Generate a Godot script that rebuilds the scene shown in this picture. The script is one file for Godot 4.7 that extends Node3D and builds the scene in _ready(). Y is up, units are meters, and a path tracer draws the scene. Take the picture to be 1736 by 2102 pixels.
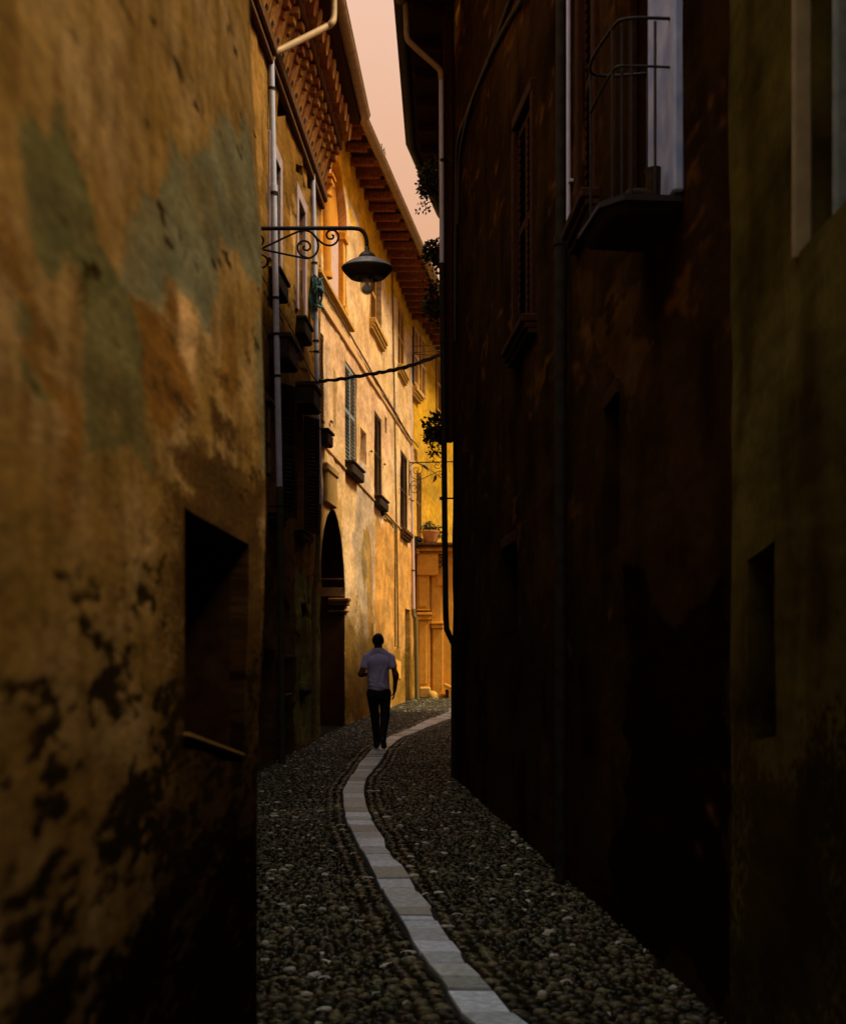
extends Node3D

# A narrow cobbled lane between old plastered houses. x right, y up, the lane runs towards -z.
# Plan points are Vector2(x, distance in front of the camera).
const EYE := 1.6
const F := 2956.0
const CX := 868.0
const HY := 1330.0

var M := {}
var rng := RandomNumberGenerator.new()
var wob := FastNoiseLite.new()

# ------------------------------------------------------------------ mesh building
class Geo:
	var v := PackedVector3Array()
	var n := PackedVector3Array()
	var uv := PackedVector2Array()
	var c := PackedColorArray()
	var colour := Color.WHITE
	func tri(a: Vector3, b: Vector3, d: Vector3, na: Vector3, nb: Vector3, nd: Vector3, ua := Vector2.ZERO, ub := Vector2.ZERO, ud := Vector2.ZERO) -> void:
		if (d - a).cross(b - a).dot(na + nb + nd) >= 0.0:
			v.append_array([a, b, d]); n.append_array([na, nb, nd]); uv.append_array([ua, ub, ud])
		else:
			v.append_array([a, d, b]); n.append_array([na, nd, nb]); uv.append_array([ua, ud, ub])
		c.append_array([colour, colour, colour])
	func flat(a: Vector3, b: Vector3, d: Vector3, out: Vector3) -> void:
		var k := (b - a).cross(d - a).normalized()
		if k.dot(out) < 0.0: k = -k
		tri(a, b, d, k, k, k)
	func quad(a: Vector3, b: Vector3, d: Vector3, e: Vector3, out: Vector3, ua := Vector2.ZERO, ub := Vector2.ZERO, ud := Vector2.ZERO, ue := Vector2.ZERO) -> void:
		var k := (d - a).cross(e - b).normalized()
		if k.dot(out) < 0.0: k = -k
		tri(a, b, d, k, k, k, ua, ub, ud)
		tri(a, d, e, k, k, k, ua, ud, ue)
	func box(t: Transform3D, size: Vector3, bev := 0.0) -> void:
		var h := size * 0.5
		bev = minf(bev, minf(h.x, minf(h.y, h.z)) * 0.9)
		if bev <= 0.0:
			for ax in 3:
				for sg in [-1.0, 1.0]:
					var u := (ax + 1) % 3
					var w := (ax + 2) % 3
					var q := []
					for k in [[-1, -1], [1, -1], [1, 1], [-1, 1]]:
						var p := Vector3.ZERO
						p[ax] = sg * h[ax]; p[u] = k[0] * h[u]; p[w] = k[1] * h[w]
						q.append(t * p)
					var o := Vector3.ZERO
					o[ax] = sg
					quad(q[0], q[1], q[2], q[3], t.basis * o)
			return
		var i := h - Vector3(bev, bev, bev)
		for ax in 3:
			for sg in [-1.0, 1.0]:
				var u := (ax + 1) % 3
				var w := (ax + 2) % 3
				var q := []
				for k in [[-1, -1], [1, -1], [1, 1], [-1, 1]]:
					var p := Vector3.ZERO
					p[ax] = sg * h[ax]; p[u] = k[0] * i[u]; p[w] = k[1] * i[w]
					q.append(t * p)
				var o := Vector3.ZERO
				o[ax] = sg
				quad(q[0], q[1], q[2], q[3], t.basis * o)
		for ax in 3:
			var u := (ax + 1) % 3
			var w := (ax + 2) % 3
			for su in [-1.0, 1.0]:
				for sw in [-1.0, 1.0]:
					var q := []
					for e in [[-1, 0], [1, 0], [1, 1], [-1, 1]]:
						var p := Vector3.ZERO
						p[ax] = e[0] * i[ax]
						p[u] = su * (h[u] if e[1] == 0 else i[u])
						p[w] = sw * (i[w] if e[1] == 0 else h[w])
						q.append(t * p)
					var o := Vector3.ZERO
					o[u] = su; o[w] = sw
					quad(q[0], q[1], q[2], q[3], t.basis * o)
		for sx in [-1.0, 1.0]:
			for sy in [-1.0, 1.0]:
				for sz in [-1.0, 1.0]:
					flat(t * Vector3(sx * h.x, sy * i.y, sz * i.z), t * Vector3(sx * i.x, sy * h.y, sz * i.z), t * Vector3(sx * i.x, sy * i.y, sz * h.z), t.basis * Vector3(sx, sy, sz))
	# a box from a to b, w wide along `side`, th thick along the third axis
	func bar(a: Vector3, b: Vector3, side: Vector3, w: float, th: float, bev := 0.0) -> void:
		var x := (b - a).normalized()
		var y := (side - x * side.dot(x)).normalized()
		var z := x.cross(y)
		box(Transform3D(Basis(x, y, z), (a + b) * 0.5), Vector3(a.distance_to(b), w, th), bev)
	func tube(pts: Array, r, sides := 10, caps := true) -> void:
		var m := pts.size()
		var last := Vector3.ZERO
		var rings := []
		for i in m:
			var t: Vector3 = (pts[mini(i + 1, m - 1)] - pts[maxi(i - 1, 0)]).normalized()
			var a: Vector3
			if i == 0:
				a = t.cross(Vector3.UP if absf(t.y) < 0.9 else Vector3.RIGHT).normalized()
			else:
				a = (last - t * last.dot(t)).normalized()
			last = a
			var b := t.cross(a)
			var rr: float = r[i] if r is Array else r
			var ring := []
			for k in sides:
				var w := TAU * k / sides
				var o := a * cos(w) + b * sin(w)
				ring.append([pts[i] + o * rr, o])
			rings.append(ring)
		for i in m - 1:
			for k in sides:
				var p = rings[i][k]; var q = rings[i][(k + 1) % sides]
				var s = rings[i + 1][(k + 1) % sides]; var u = rings[i + 1][k]
				tri(p[0], q[0], s[0], p[1], q[1], s[1])
				tri(p[0], s[0], u[0], p[1], s[1], u[1])
		if caps:
			for e in [[0, 1], [m - 1, m - 2]]:
				var o: Vector3 = (pts[e[0]] - pts[e[1]]).normalized()
				for k in sides:
					flat(pts[e[0]], rings[e[0]][k][0], rings[e[0]][(k + 1) % sides][0], o)
	# profile of Vector2(radius, height) turned round the y axis of t
	func lathe(t: Transform3D, prof: Array, segs := 24) -> void:
		var nn := []
		for i in prof.size():
			var d: Vector2 = prof[mini(i + 1, prof.size() - 1)] - prof[maxi(i - 1, 0)]
			nn.append(Vector2(d.y, -d.x).normalized())
		for i in prof.size() - 1:
			var d: Vector2 = prof[i + 1] - prof[i]
			var fn := Vector2(d.y, -d.x).normalized()
			var n0: Vector2 = nn[i] if nn[i].dot(fn) > 0.8 else fn
			var n1: Vector2 = nn[i + 1] if nn[i + 1].dot(fn) > 0.8 else fn
			for k in segs:
				var w := TAU * k / segs
				var x := TAU * (k + 1) / segs
				var e0 := Vector3(cos(w), 0, sin(w)); var e1 := Vector3(cos(x), 0, sin(x))
				var p: Vector2 = prof[i]; var q: Vector2 = prof[i + 1]
				var pts := [t * (e0 * p.x + Vector3.UP * p.y), t * (e1 * p.x + Vector3.UP * p.y), t * (e1 * q.x + Vector3.UP * q.y), t * (e0 * q.x + Vector3.UP * q.y)]
				var ns := [(t.basis * (e0 * n0.x + Vector3.UP * n0.y)).normalized(), (t.basis * (e1 * n0.x + Vector3.UP * n0.y)).normalized(), (t.basis * (e1 * n1.x + Vector3.UP * n1.y)).normalized(), (t.basis * (e0 * n1.x + Vector3.UP * n1.y)).normalized()]
				if p.x > 1e-5:
					tri(pts[0], pts[1], pts[2], ns[0], ns[1], ns[2])
				if q.x > 1e-5:
					tri(pts[0], pts[2], pts[3], ns[0], ns[2], ns[3])
	func mesh() -> ArrayMesh:
		var a := []
		a.resize(Mesh.ARRAY_MAX)
		a[Mesh.ARRAY_VERTEX] = v
		a[Mesh.ARRAY_NORMAL] = n
		a[Mesh.ARRAY_TEX_UV] = uv
		a[Mesh.ARRAY_COLOR] = c
		var m := ArrayMesh.new()
		m.add_surface_from_arrays(Mesh.PRIMITIVE_TRIANGLES, a)
		return m

# ------------------------------------------------------------------ naming and parenting
var taken := {}

func numbered(parent: Node, called: String) -> String:
	var key := str(parent.get_instance_id()) + called
	var k: int = taken.get(key, 0)
	taken[key] = k + 1
	return called if k == 0 else "%s_%03d" % [called, k]

func put(called: String, mesh: Mesh, mat: Material, parent: Node = self) -> MeshInstance3D:
	var o := MeshInstance3D.new()
	o.name = numbered(parent, called)
	o.mesh = mesh
	o.material_override = mat
	parent.add_child(o, true)
	return o

func part(called: String, g: Geo, mat: Material, parent: Node = self) -> MeshInstance3D:
	return put(called, g.mesh(), mat, parent)

func tag(o: Node, label: String, category := "", group := "", kind := "") -> Node:
	if label: o.set_meta("label", label)
	if category: o.set_meta("category", category)
	if group: o.set_meta("group", group)
	if kind: o.set_meta("kind", kind)
	return o

func thing(called: String, label: String, category: String, at := Vector3.ZERO, group := "") -> Node3D:
	var o := Node3D.new()
	o.name = numbered(self, called)
	o.position = at
	add_child(o, true)
	tag(o, label, category, group)
	return o

# ------------------------------------------------------------------ places measured on the ground and on walls
func ray(x: float, y: float, d: float) -> Vector3:
	return Vector3((x - CX) / F * d, EYE + (HY - y) / F * d, -d)

func on_ground(x: float, y: float) -> Vector2:
	var d := F * EYE / (y - HY)
	return Vector2((x - CX) / F * d, d)

# a vertical wall through the plan points p and q; n points into the lane
func plane(p: Vector2, q: Vector2, into: Vector2) -> Dictionary:
	var t := (q - p).normalized()
	var n := Vector2(-t.y, t.x)
	if n.dot(into) < 0.0: n = -n
	return {"p": p, "t": t, "n": n, "len": p.distance_to(q)}

# (distance along the wall, height) of what is seen at x, y
func sy(w: Dictionary, x: float, y: float, off := 0.0) -> Vector2:
	var k := (x - CX) / F
	var d: float = (w.n.dot(w.p) + off) / (w.n.x * k + w.n.y)
	return Vector2((Vector2(k * d, d) - w.p).dot(w.t), EYE + (HY - y) / F * d)

func at(w: Dictionary, s: float, y: float, off := 0.0) -> Vector3:
	var p: Vector2 = w.p + w.t * s + w.n * off
	return Vector3(p.x, y, -p.y)

func seen(w: Dictionary, x: float, y: float, off := 0.0) -> Vector3:
	var q := sy(w, x, y, off)
	return at(w, q.x, q.y, off)

func nrm(w: Dictionary) -> Vector3:
	return Vector3(w.n.x, 0, -w.n.y)

func along(w: Dictionary) -> Vector3:
	return Vector3(w.t.x, 0, -w.t.y)

# an opening: bottom and top lines between two columns; arch > 0 rounds the head
func opening(w: Dictionary, xl: float, ytl: float, ybl: float, xr: float, ytr: float, ybr: float, depth := 0.2, arch := 0.0) -> Dictionary:
	var a := sy(w, xl, ytl); var b := sy(w, xl, ybl); var c := sy(w, xr, ytr); var d := sy(w, xr, ybr)
	if a.x > c.x:
		var e := a; a = c; c = e
		e = b; b = d; d = e
	return {"s0": a.x, "s1": c.x, "h0": a.y, "h1": c.y, "l0": b.y, "l1": d.y, "depth": depth, "arch": arch}

func head(o: Dictionary, s: float) -> float:
	var t := clampf((s - o.s0) / (o.s1 - o.s0), 0.0, 1.0)
	var y := lerpf(o.h0, o.h1, t)
	if o.arch > 0.0:
		y += o.arch * (sqrt(maxf(0.0, 1.0 - pow(2.0 * t - 1.0, 2.0))) - 1.0)
	return y

func foot(o: Dictionary, s: float) -> float:
	return lerpf(o.l0, o.l1, clampf((s - o.s0) / (o.s1 - o.s0), 0.0, 1.0))

# the wall's face with its openings and their reveals; uv = (s - u0) / usize, (top - y) / vsize
func facade(w: Dictionary, s0: float, s1: float, bottom: float, top: float, holes: Array, rough: float, uvr: Rect2, step := 0.3, bulge = null) -> Geo:
	var g := Geo.new()
	var n := nrm(w)
	var push := func(s: float, y: float) -> Vector3:
		var o := wob.get_noise_2d(s * 90.0, y * 90.0 + w.p.x * 1000.0) * rough + wob.get_noise_2d(s * 25.0 + 500.0, y * 25.0) * rough * 1.5
		if bulge != null: o += bulge.call(s, y)
		return at(w, s, y, o)
	var uvf := func(s: float, y: float) -> Vector2:
		return Vector2((s - uvr.position.x) / uvr.size.x, (uvr.position.y + uvr.size.y - y) / uvr.size.y)
	var cuts := {}
	var k := s0
	while k < s1 - 0.02:
		cuts[snappedf(k, 0.0001)] = true
		k += step
	cuts[snappedf(s1, 0.0001)] = true
	for o in holes:
		cuts[snappedf(o.s0, 0.0001)] = true; cuts[snappedf(o.s1, 0.0001)] = true
		if o.arch > 0.0:
			for i in range(1, 16):
				cuts[snappedf(lerpf(o.s0, o.s1, 0.5 - 0.5 * cos(PI * i / 16.0)), 0.0001)] = true
	var ss: Array = cuts.keys()
	ss.sort()
	for i in ss.size() - 1:
		var a: float = ss[i]; var b: float = ss[i + 1]
		if b - a < 0.0005 or a < s0 - 0.001 or b > s1 + 0.001: continue
		var m := (a + b) * 0.5
		var act := []
		for o in holes:
			if o.s0 < m and m < o.s1: act.append(o)
		act.sort_custom(func(p, q): return foot(p, m) < foot(q, m))
		var la := bottom; var lb := bottom
		for j in act.size() + 1:
			var ha := top if j == act.size() else foot(act[j], a)
			var hb := top if j == act.size() else foot(act[j], b)
			var y0a := la; var y0b := lb
			var ks := [0.0]
			var cell := int(floor((la - bottom) / step)) + 1
			while bottom + cell * step < minf(ha, hb) - 0.02:
				ks.append(bottom + cell * step)
				cell += 1
			for r in ks.size():
				var y1a: float = ha if r == ks.size() - 1 else ks[r + 1]
				var y1b: float = hb if r == ks.size() - 1 else ks[r + 1]
				if y1a < maxf(la, lb) and y1b < maxf(la, lb) and r < ks.size() - 1: continue
				g.quad(push.call(a, y0a), push.call(b, y0b), push.call(b, y1b), push.call(a, y1a), n, uvf.call(a, y0a), uvf.call(b, y0b), uvf.call(b, y1b), uvf.call(a, y1a))
				y0a = y1a; y0b = y1b
			if j < act.size():
				la = head(act[j], a); lb = head(act[j], b)
				# head and sill of the reveal
				var dp: float = act[j].depth
				for e in [[foot(act[j], a), foot(act[j], b), Vector3.UP], [la, lb, Vector3.DOWN]]:
					g.quad(push.call(a, e[0]), push.call(b, e[1]), at(w, b, e[1], -dp), at(w, a, e[0], -dp), e[2], uvf.call(a, e[0]), uvf.call(b, e[1]), uvf.call(b, e[1] + dp), uvf.call(a, e[0] + dp))
	for o in holes:
		for e in [[o.s0, 1.0], [o.s1, -1.0]]:
			var lo := foot(o, e[0]); var hi := head(o, e[0])
			var rows := maxi(1, int((hi - lo) / step))
			for r in rows:
				var y0 := lerpf(lo, hi, float(r) / rows); var y1 := lerpf(lo, hi, float(r + 1) / rows)
				g.quad(push.call(e[0], y0), push.call(e[0], y1), at(w, e[0], y1, -o.depth), at(w, e[0], y0, -o.depth), along(w) * e[1], uvf.call(e[0], y0), uvf.call(e[0], y1), uvf.call(e[0] + o.depth, y1), uvf.call(e[0] + o.depth, y0))
	return g

# the back of an opening
func infill(w: Dictionary, o: Dictionary, called: String, mat: Material, parent: Node, grow := 0.03) -> MeshInstance3D:
	var g := Geo.new()
	var m := 14 if o.arch > 0.0 else 1
	for i in m:
		var a := lerpf(o.s0 - grow, o.s1 + grow, float(i) / m); var b := lerpf(o.s0 - grow, o.s1 + grow, float(i + 1) / m)
		g.quad(at(w, a, foot(o, a) - grow, -o.depth + 0.004), at(w, b, foot(o, b) - grow, -o.depth + 0.004), at(w, b, head(o, b) + grow, -o.depth + 0.004), at(w, a, head(o, a) + grow, -o.depth + 0.004), nrm(w), Vector2(a, foot(o, a)), Vector2(b, foot(o, b)), Vector2(b, head(o, b)), Vector2(a, head(o, a)))
	return part(called, g, mat, parent)

# the rest of a house behind its face: end walls, back, lid
func body(w: Dictionary, s0: float, s1: float, top: float, deep: float, mat: Material, parent: Node) -> void:
	var g := Geo.new()
	var n := nrm(w)
	var t := along(w)
	var f := -0.01
	g.quad(at(w, s0, -0.3, f), at(w, s0, top, f), at(w, s0, top, -deep), at(w, s0, -0.3, -deep), -t)
	g.quad(at(w, s1, -0.3, f), at(w, s1, top, f), at(w, s1, top, -deep), at(w, s1, -0.3, -deep), t)
	g.quad(at(w, s0, -0.3, -deep), at(w, s1, -0.3, -deep), at(w, s1, top, -deep), at(w, s0, top, -deep), -n)
	part("side_wall", g, mat, parent)
	var r := Geo.new()
	r.quad(at(w, s0, top, 0.0), at(w, s1, top, 0.0), at(w, s1, top, -deep), at(w, s0, top, -deep), Vector3.UP)
	r.quad(at(w, s0, top, 0.02), at(w, s1, top, 0.02), at(w, s1, top + 1.1, -deep * 0.5), at(w, s0, top + 1.1, -deep * 0.5), Vector3.UP + n)
	r.quad(at(w, s0, top, -deep), at(w, s1, top, -deep), at(w, s1, top + 1.1, -deep * 0.5), at(w, s0, top + 1.1, -deep * 0.5), Vector3.UP - n)
	part("roof", r, M.tile, parent)

# louvred leaf between four points of a wall
func shutter(w: Dictionary, a: Vector2, b: Vector2, top_a: float, top_b: float, off: float, slats: int, fm: Material, sm: Material, parent: Node, called := "shutter", mid := 0.52) -> MeshInstance3D:
	# a, b = (s, bottom) of the two stiles
	var g := Geo.new()
	var n := nrm(w)
	var wd := absf(b.x - a.x)
	var st := clampf(wd * 0.13, 0.03, 0.08)
	var sg := signf(b.x - a.x)
	var pa := func(t: float, u: float) -> Vector3: # t across, u up
		return at(w, lerpf(a.x, b.x, t), lerpf(lerpf(a.y, b.y, t), lerpf(top_a, top_b, t), u), off)
	var tw := st / wd
	g.bar(pa.call(tw * 0.5, 0.0), pa.call(tw * 0.5, 1.0), along(w), st, 0.035, 0.004)
	g.bar(pa.call(1.0 - tw * 0.5, 0.0), pa.call(1.0 - tw * 0.5, 1.0), along(w), st, 0.035, 0.004)
	var hgt := (top_a - a.y + top_b - b.y) * 0.5
	for u in [0.04 / hgt, mid, 1.0 - 0.04 / hgt]:
		g.bar(pa.call(tw, u), pa.call(1.0 - tw, u), Vector3.UP, 0.08, 0.032, 0.004)
	var leaf := part(called, g, fm, parent)
	var h := Geo.new()
	for i in slats:
		var u := (i + 0.8) / (slats + 0.6)
		if absf(u - mid) < 0.05 / hgt: continue
		var p: Vector3 = pa.call(tw * 0.8, u); var q: Vector3 = pa.call(1.0 - tw * 0.8, u)
		h.bar(p, q, Vector3.UP * 0.75 - n * 0.66, minf(0.06, hgt / slats * 0.95), 0.009)
	tag(part("slats", h, sm, leaf), "", "", "", "stuff")
	return leaf

func slab_sill(w: Dictionary, s0: float, s1: float, y: float, out: float, thick: float, mat: Material, parent: Node, called := "sill") -> MeshInstance3D:
	var g := Geo.new()
	var n := nrm(w)
	var p := at(w, s0, y, out * 0.5 - 0.03); var q := at(w, s1, y, out * 0.5 - 0.03)
	g.bar(p - Vector3.UP * thick * 0.1, q - Vector3.UP * thick * 0.1, n, out + 0.06, thick * 0.2, 0.015)
	g.bar(p - Vector3.UP * thick * 0.6 - n * 0.012 + along(w) * 0.02, q - Vector3.UP * thick * 0.6 - n * 0.012 - along(w) * 0.02, n, out + 0.03, thick * 0.8, 0.03)
	return part(called, g, mat, parent)

func sill(w: Dictionary, s0: float, s1: float, y0: float, y1: float, out: float, thick: float, mat: Material, parent: Node, called := "sill") -> MeshInstance3D:
	var g := Geo.new()
	var n := nrm(w)
	var p := at(w, s0, y0, out * 0.5 - 0.03); var q := at(w, s1, y1, out * 0.5 - 0.03)
	g.bar(p - Vector3.UP * thick * 0.22, q - Vector3.UP * thick * 0.22, n, out + 0.06, thick * 0.44, 0.012)
	g.bar(p - Vector3.UP * thick * 0.58 - n * out * 0.12, q - Vector3.UP * thick * 0.58 - n * out * 0.12, n, out * 0.76 + 0.06, thick * 0.28, 0.008)
	g.bar(p - Vector3.UP * thick * 0.86 - n * out * 0.22, q - Vector3.UP * thick * 0.86 - n * out * 0.22, n, out * 0.52 + 0.06, thick * 0.28, 0.008)
	return part(called, g, mat, parent)

# half-round gutter from a to b with a bead along its lip and a ring at each joint
func gutter(a: Vector3, b: Vector3, r: float, mat: Material, parent: Node, gap := 0.9) -> void:
	var g := Geo.new()
	var x := (b - a).normalized()
	var side := x.cross(Vector3.UP).normalized()
	var up := side.cross(x).normalized()
	for sh in [[r, 1.0], [r - 0.006, -1.0]]:
		for i in 14:
			var w := PI + PI * i / 14.0; var z := PI + PI * (i + 1) / 14.0
			var e := side * cos(w) + up * sin(w); var f := side * cos(z) + up * sin(z)
			g.tri(a + e * sh[0], b + e * sh[0], b + f * sh[0], e * sh[1], e * sh[1], f * sh[1])
			g.tri(a + e * sh[0], b + f * sh[0], a + f * sh[0], e * sh[1], f * sh[1], f * sh[1])
	for k in [-1.0, 1.0]:
		g.tube([a + side * r * k, b + side * r * k], 0.012, 8)
	var o := part("gutter", g, mat, parent)
	var m := int(a.distance_to(b) / gap)
	for i in m:
		var j := Geo.new()
		var c := a + x * (i + 0.5) * gap
		for q in 12:
			var w := PI + PI * q / 12.0; var z := PI + PI * (q + 1) / 12.0
			var e := side * cos(w) + up * sin(w); var f := side * cos(z) + up * sin(z)
			var rr := r + 0.008
			j.quad(c + e * rr - x * 0.02, c + e * rr + x * 0.02, c + f * rr + x * 0.02, c + f * rr - x * 0.02, e)
		part("gutter_joint", j, mat, o)

func pipe(pts: Array, r: float, mat: Material, parent: Node, called := "pipe") -> MeshInstance3D:
	var g := Geo.new()
	g.tube(pts, r, 16)
	return part(called, g, mat, parent)

func clamp_ring(c: Vector3, r: float, n: Vector3, mat: Material, parent: Node, hgt := 0.035) -> void:
	var g := Geo.new()
	g.tube([c - Vector3.UP * hgt * 0.5, c + Vector3.UP * hgt * 0.5], r + 0.009, 16)
	g.bar(c, c - n * (r + 0.12), Vector3.UP, 0.02, 0.012)
	part("clamp", g, mat, parent)

func smooth(pts: Array, per := 8) -> Array:
	var out := []
	var m := pts.size()
	for i in m - 1:
		var p0 = pts[maxi(i - 1, 0)]; var p1 = pts[i]; var p2 = pts[i + 1]; var p3 = pts[mini(i + 2, m - 1)]
		for k in per:
			var t := float(k) / per
			out.append(0.5 * ((2.0 * p1) + (p2 - p0) * t + (2.0 * p0 - 5.0 * p1 + 4.0 * p2 - p3) * t * t + (3.0 * p1 - p0 - 3.0 * p2 + p3) * t * t * t))
	out.append(pts[m - 1])
	return out

# ------------------------------------------------------------------ materials and textures
func lin(r: float, g: float, b: float) -> Color:
	return Color(r, g, b).linear_to_srgb()

func mat(called: String, col: Color, rough := 0.9, metal := 0.0) -> StandardMaterial3D:
	var m := StandardMaterial3D.new()
	m.resource_name = called
	m.albedo_color = col
	m.roughness = rough
	m.metallic = metal
	m.metallic_specular = 0.4
	return m

func noise_bytes(w: int, h: int, freq: float, seed_: int, oct := 4, stretch := 1.0) -> PackedByteArray:
	var f := FastNoiseLite.new()
	f.noise_type = FastNoiseLite.TYPE_SIMPLEX_SMOOTH
	f.seed = seed_
	f.frequency = freq
	f.fractal_octaves = oct
	var hh := maxi(8, int(h / maxf(stretch, 1.0)))
	var ww := maxi(8, int(w * minf(stretch, 1.0)))
	var im := f.get_image(ww, hh, false, false, true)
	im.convert(Image.FORMAT_L8)
	if hh != h or ww != w: im.resize(w, h, Image.INTERPOLATE_CUBIC)
	return im.get_data()

func noise_tex(size: int, freq: float, seed_: int, lo: Color, hi: Color, oct := 5) -> ImageTexture:
	var f := FastNoiseLite.new()
	f.noise_type = FastNoiseLite.TYPE_SIMPLEX_SMOOTH
	f.seed = seed_; f.frequency = freq; f.fractal_octaves = oct
	var im := f.get_seamless_image(size, size, false, false, 0.2, true)
	im.convert(Image.FORMAT_L8)
	var d := im.get_data()
	var o := PackedByteArray()
	o.resize(size * size * 3)
	for i in size * size:
		var c := lo.lerp(hi, d[i] / 255.0)
		o[i * 3] = c.r8; o[i * 3 + 1] = c.g8; o[i * 3 + 2] = c.b8
	return ImageTexture.create_from_image(Image.create_from_data(size, size, false, Image.FORMAT_RGB8, o))

# grain for the colour and fine relief, by world position
func grained(called: String, lo: Color, hi: Color, rough: float, per_m: float, relief_cm: float, key: String, metal := 0.0) -> StandardMaterial3D:
	var m := mat(called, Color.WHITE, rough, metal)
	if rough >= 0.7: m.metallic_specular = 0.15
	m.albedo_texture = noise_tex(128, 0.03, hash(called) % 1000, lo, hi)
	m.uv1_triplanar = true
	m.uv1_world_triplanar = true
	m.uv1_scale = Vector3(per_m, per_m, per_m)
	if relief_cm > 0.0:
		m.heightmap_enabled = true
		m.heightmap_texture = M[key]
		m.heightmap_scale = relief_cm
	return m

func in_poly(p: Vector2, poly: PackedVector2Array) -> bool:
	return Geometry2D.is_point_in_polygon(p, poly)

# A painted wall: base colours mixed by noise, then patches (polygons in wall metres with ragged edges).
# opts: base [[Color, Color], ...], streak, patches [{poly, col, rag, soft}], spots [...]
func wall_tex(w: int, h: int, r: Rect2, c0: Color, c1: Color, c2: Color, streak: float, patches: Array, seed_: int, speck := Color.BLACK, speck_amt := 0.0, pit_fn = null, squash := 0.3) -> Array:
	var big := noise_bytes(w, h, 0.012, seed_, 5, 0.5)
	var mid := noise_bytes(w, h, 0.04, seed_ + 1, 5, squash)
	var fine := noise_bytes(w, h, 0.2, seed_ + 2, 3, squash)
	var run := noise_bytes(w, h, 0.03, seed_ + 3, 5, 2.0)
	var dab := noise_bytes(w, h, 0.02, seed_ + 6, 6, squash)
	var wx := noise_bytes(w, h, 0.035, seed_ + 4, 5, squash)
	var wy := noise_bytes(w, h, 0.03, seed_ + 5, 5, squash)
	var rgb := PackedFloat32Array()
	rgb.resize(w * h * 3)
	var hgt := PackedByteArray()
	hgt.resize(w * h)
	for i in w * h:
		var a := big[i] / 255.0
		var b := mid[i] / 255.0
		var c := c0.lerp(c1, clampf(a * 1.6 - 0.3, 0, 1))
		var u := run[i] / 255.0
		c = c.lerp(c2, clampf((u * (1.0 - 0.4 * b) * 2.2 - 0.75), 0, 1) * streak)
		var f := 0.80 + 0.22 * b + 0.2 * (fine[i] / 255.0 - 0.5) + 0.16 * (dab[i] / 255.0 - 0.5) + 0.14 * ((hash(i) & 255) / 255.0 - 0.5)
		rgb[i * 3] = c.r * f; rgb[i * 3 + 1] = c.g * f; rgb[i * 3 + 2] = c.b * f
		hgt[i] = clampi(int(110 + 60 * (b - 0.5) + 40 * (fine[i] / 255.0 - 0.5)), 0, 255)
	for p in patches:
		var poly: PackedVector2Array = p.poly
		var lo := poly[0]; var hi := poly[0]
		for q in poly:
			lo = lo.min(q); hi = hi.max(q)
		var rag: float = p.get("rag", 0.05)
		var amt: float = p.get("amt", 1.0)
		var drop: int = p.get("drop", 30)
		var soft: float = p.get("soft", 0.03)
		var col: Color = p.col
		var x0 := clampi(int((lo.x - rag - r.position.x) / r.size.x * w), 0, w); var x1 := clampi(int((hi.x + rag - r.position.x) / r.size.x * w) + 1, 0, w)
		var y0 := clampi(int((r.position.y + r.size.y - hi.y - rag) / r.size.y * h), 0, h); var y1 := clampi(int((r.position.y + r.size.y - lo.y + rag) / r.size.y * h) + 1, 0, h)
		for y in range(y0, y1):
			for x in range(x0, x1):
				var i := y * w + x
				var hs := hash(i * 2 + 1)
				var ja := float(hs & 1023) / 1023.0 - 0.5
				var jb := float((hs >> 10) & 1023) / 1023.0 - 0.5
				var s := r.position.x + (x + 0.5) / w * r.size.x + (wx[i] / 255.0 - 0.5) * rag * 2.0 + ja * soft * 2.5
				var t := r.position.y + r.size.y * (1.0 - (y + 0.5) / h) + (wy[i] / 255.0 - 0.5) * rag * 4.0 + jb * soft
				if Geometry2D.is_point_in_polygon(Vector2(s, t), poly):
					var f := 0.62 + 0.35 * mid[i] / 255.0 + 0.3 * dab[i] / 255.0 + 0.25 * (fine[i] / 255.0 - 0.5)
					var k := amt * clampf(0.45 + 0.5 * big[i] / 255.0 + 0.5 * dab[i] / 255.0, 0, 1)
					rgb[i * 3] = lerpf(rgb[i * 3], col.r * f, k); rgb[i * 3 + 1] = lerpf(rgb[i * 3 + 1], col.g * f, k); rgb[i * 3 + 2] = lerpf(rgb[i * 3 + 2], col.b * f, k)
					hgt[i] = clampi(hgt[i] - drop, 0, 255)
	if speck_amt > 0.0:
		var sp := noise_bytes(w, h, 0.026, seed_ + 7, 6, squash)
		var sq := noise_bytes(w, h, 0.11, seed_ + 8, 4, squash)
		for i in w * h:
			var lim := speck_amt
			if pit_fn != null:
				lim = pit_fn.call(r.position.x + (i % w) / float(w) * r.size.x, r.position.y + r.size.y * (1.0 - (i / w) / float(h)))
			var k := clampf(((sp[i] * 0.6 + sq[i] * 0.4) / 255.0 - (1.0 - lim)) * 8.0, 0, 1)
			if k > 0.0:
				rgb[i * 3] = lerpf(rgb[i * 3], speck.r, k); rgb[i * 3 + 1] = lerpf(rgb[i * 3 + 1], speck.g, k); rgb[i * 3 + 2] = lerpf(rgb[i * 3 + 2], speck.b, k)
				hgt[i] = clampi(hgt[i] - int(50 * k), 0, 255)
	var out := PackedByteArray()
	out.resize(w * h * 3)
	for i in w * h * 3:
		out[i] = clampi(int(rgb[i] * 255.0), 0, 255)
	var him := Image.create_from_data(w, h, false, Image.FORMAT_L8, hgt)
	return [ImageTexture.create_from_image(Image.create_from_data(w, h, false, Image.FORMAT_RGB8, out)), ImageTexture.create_from_image(him)]

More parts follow.
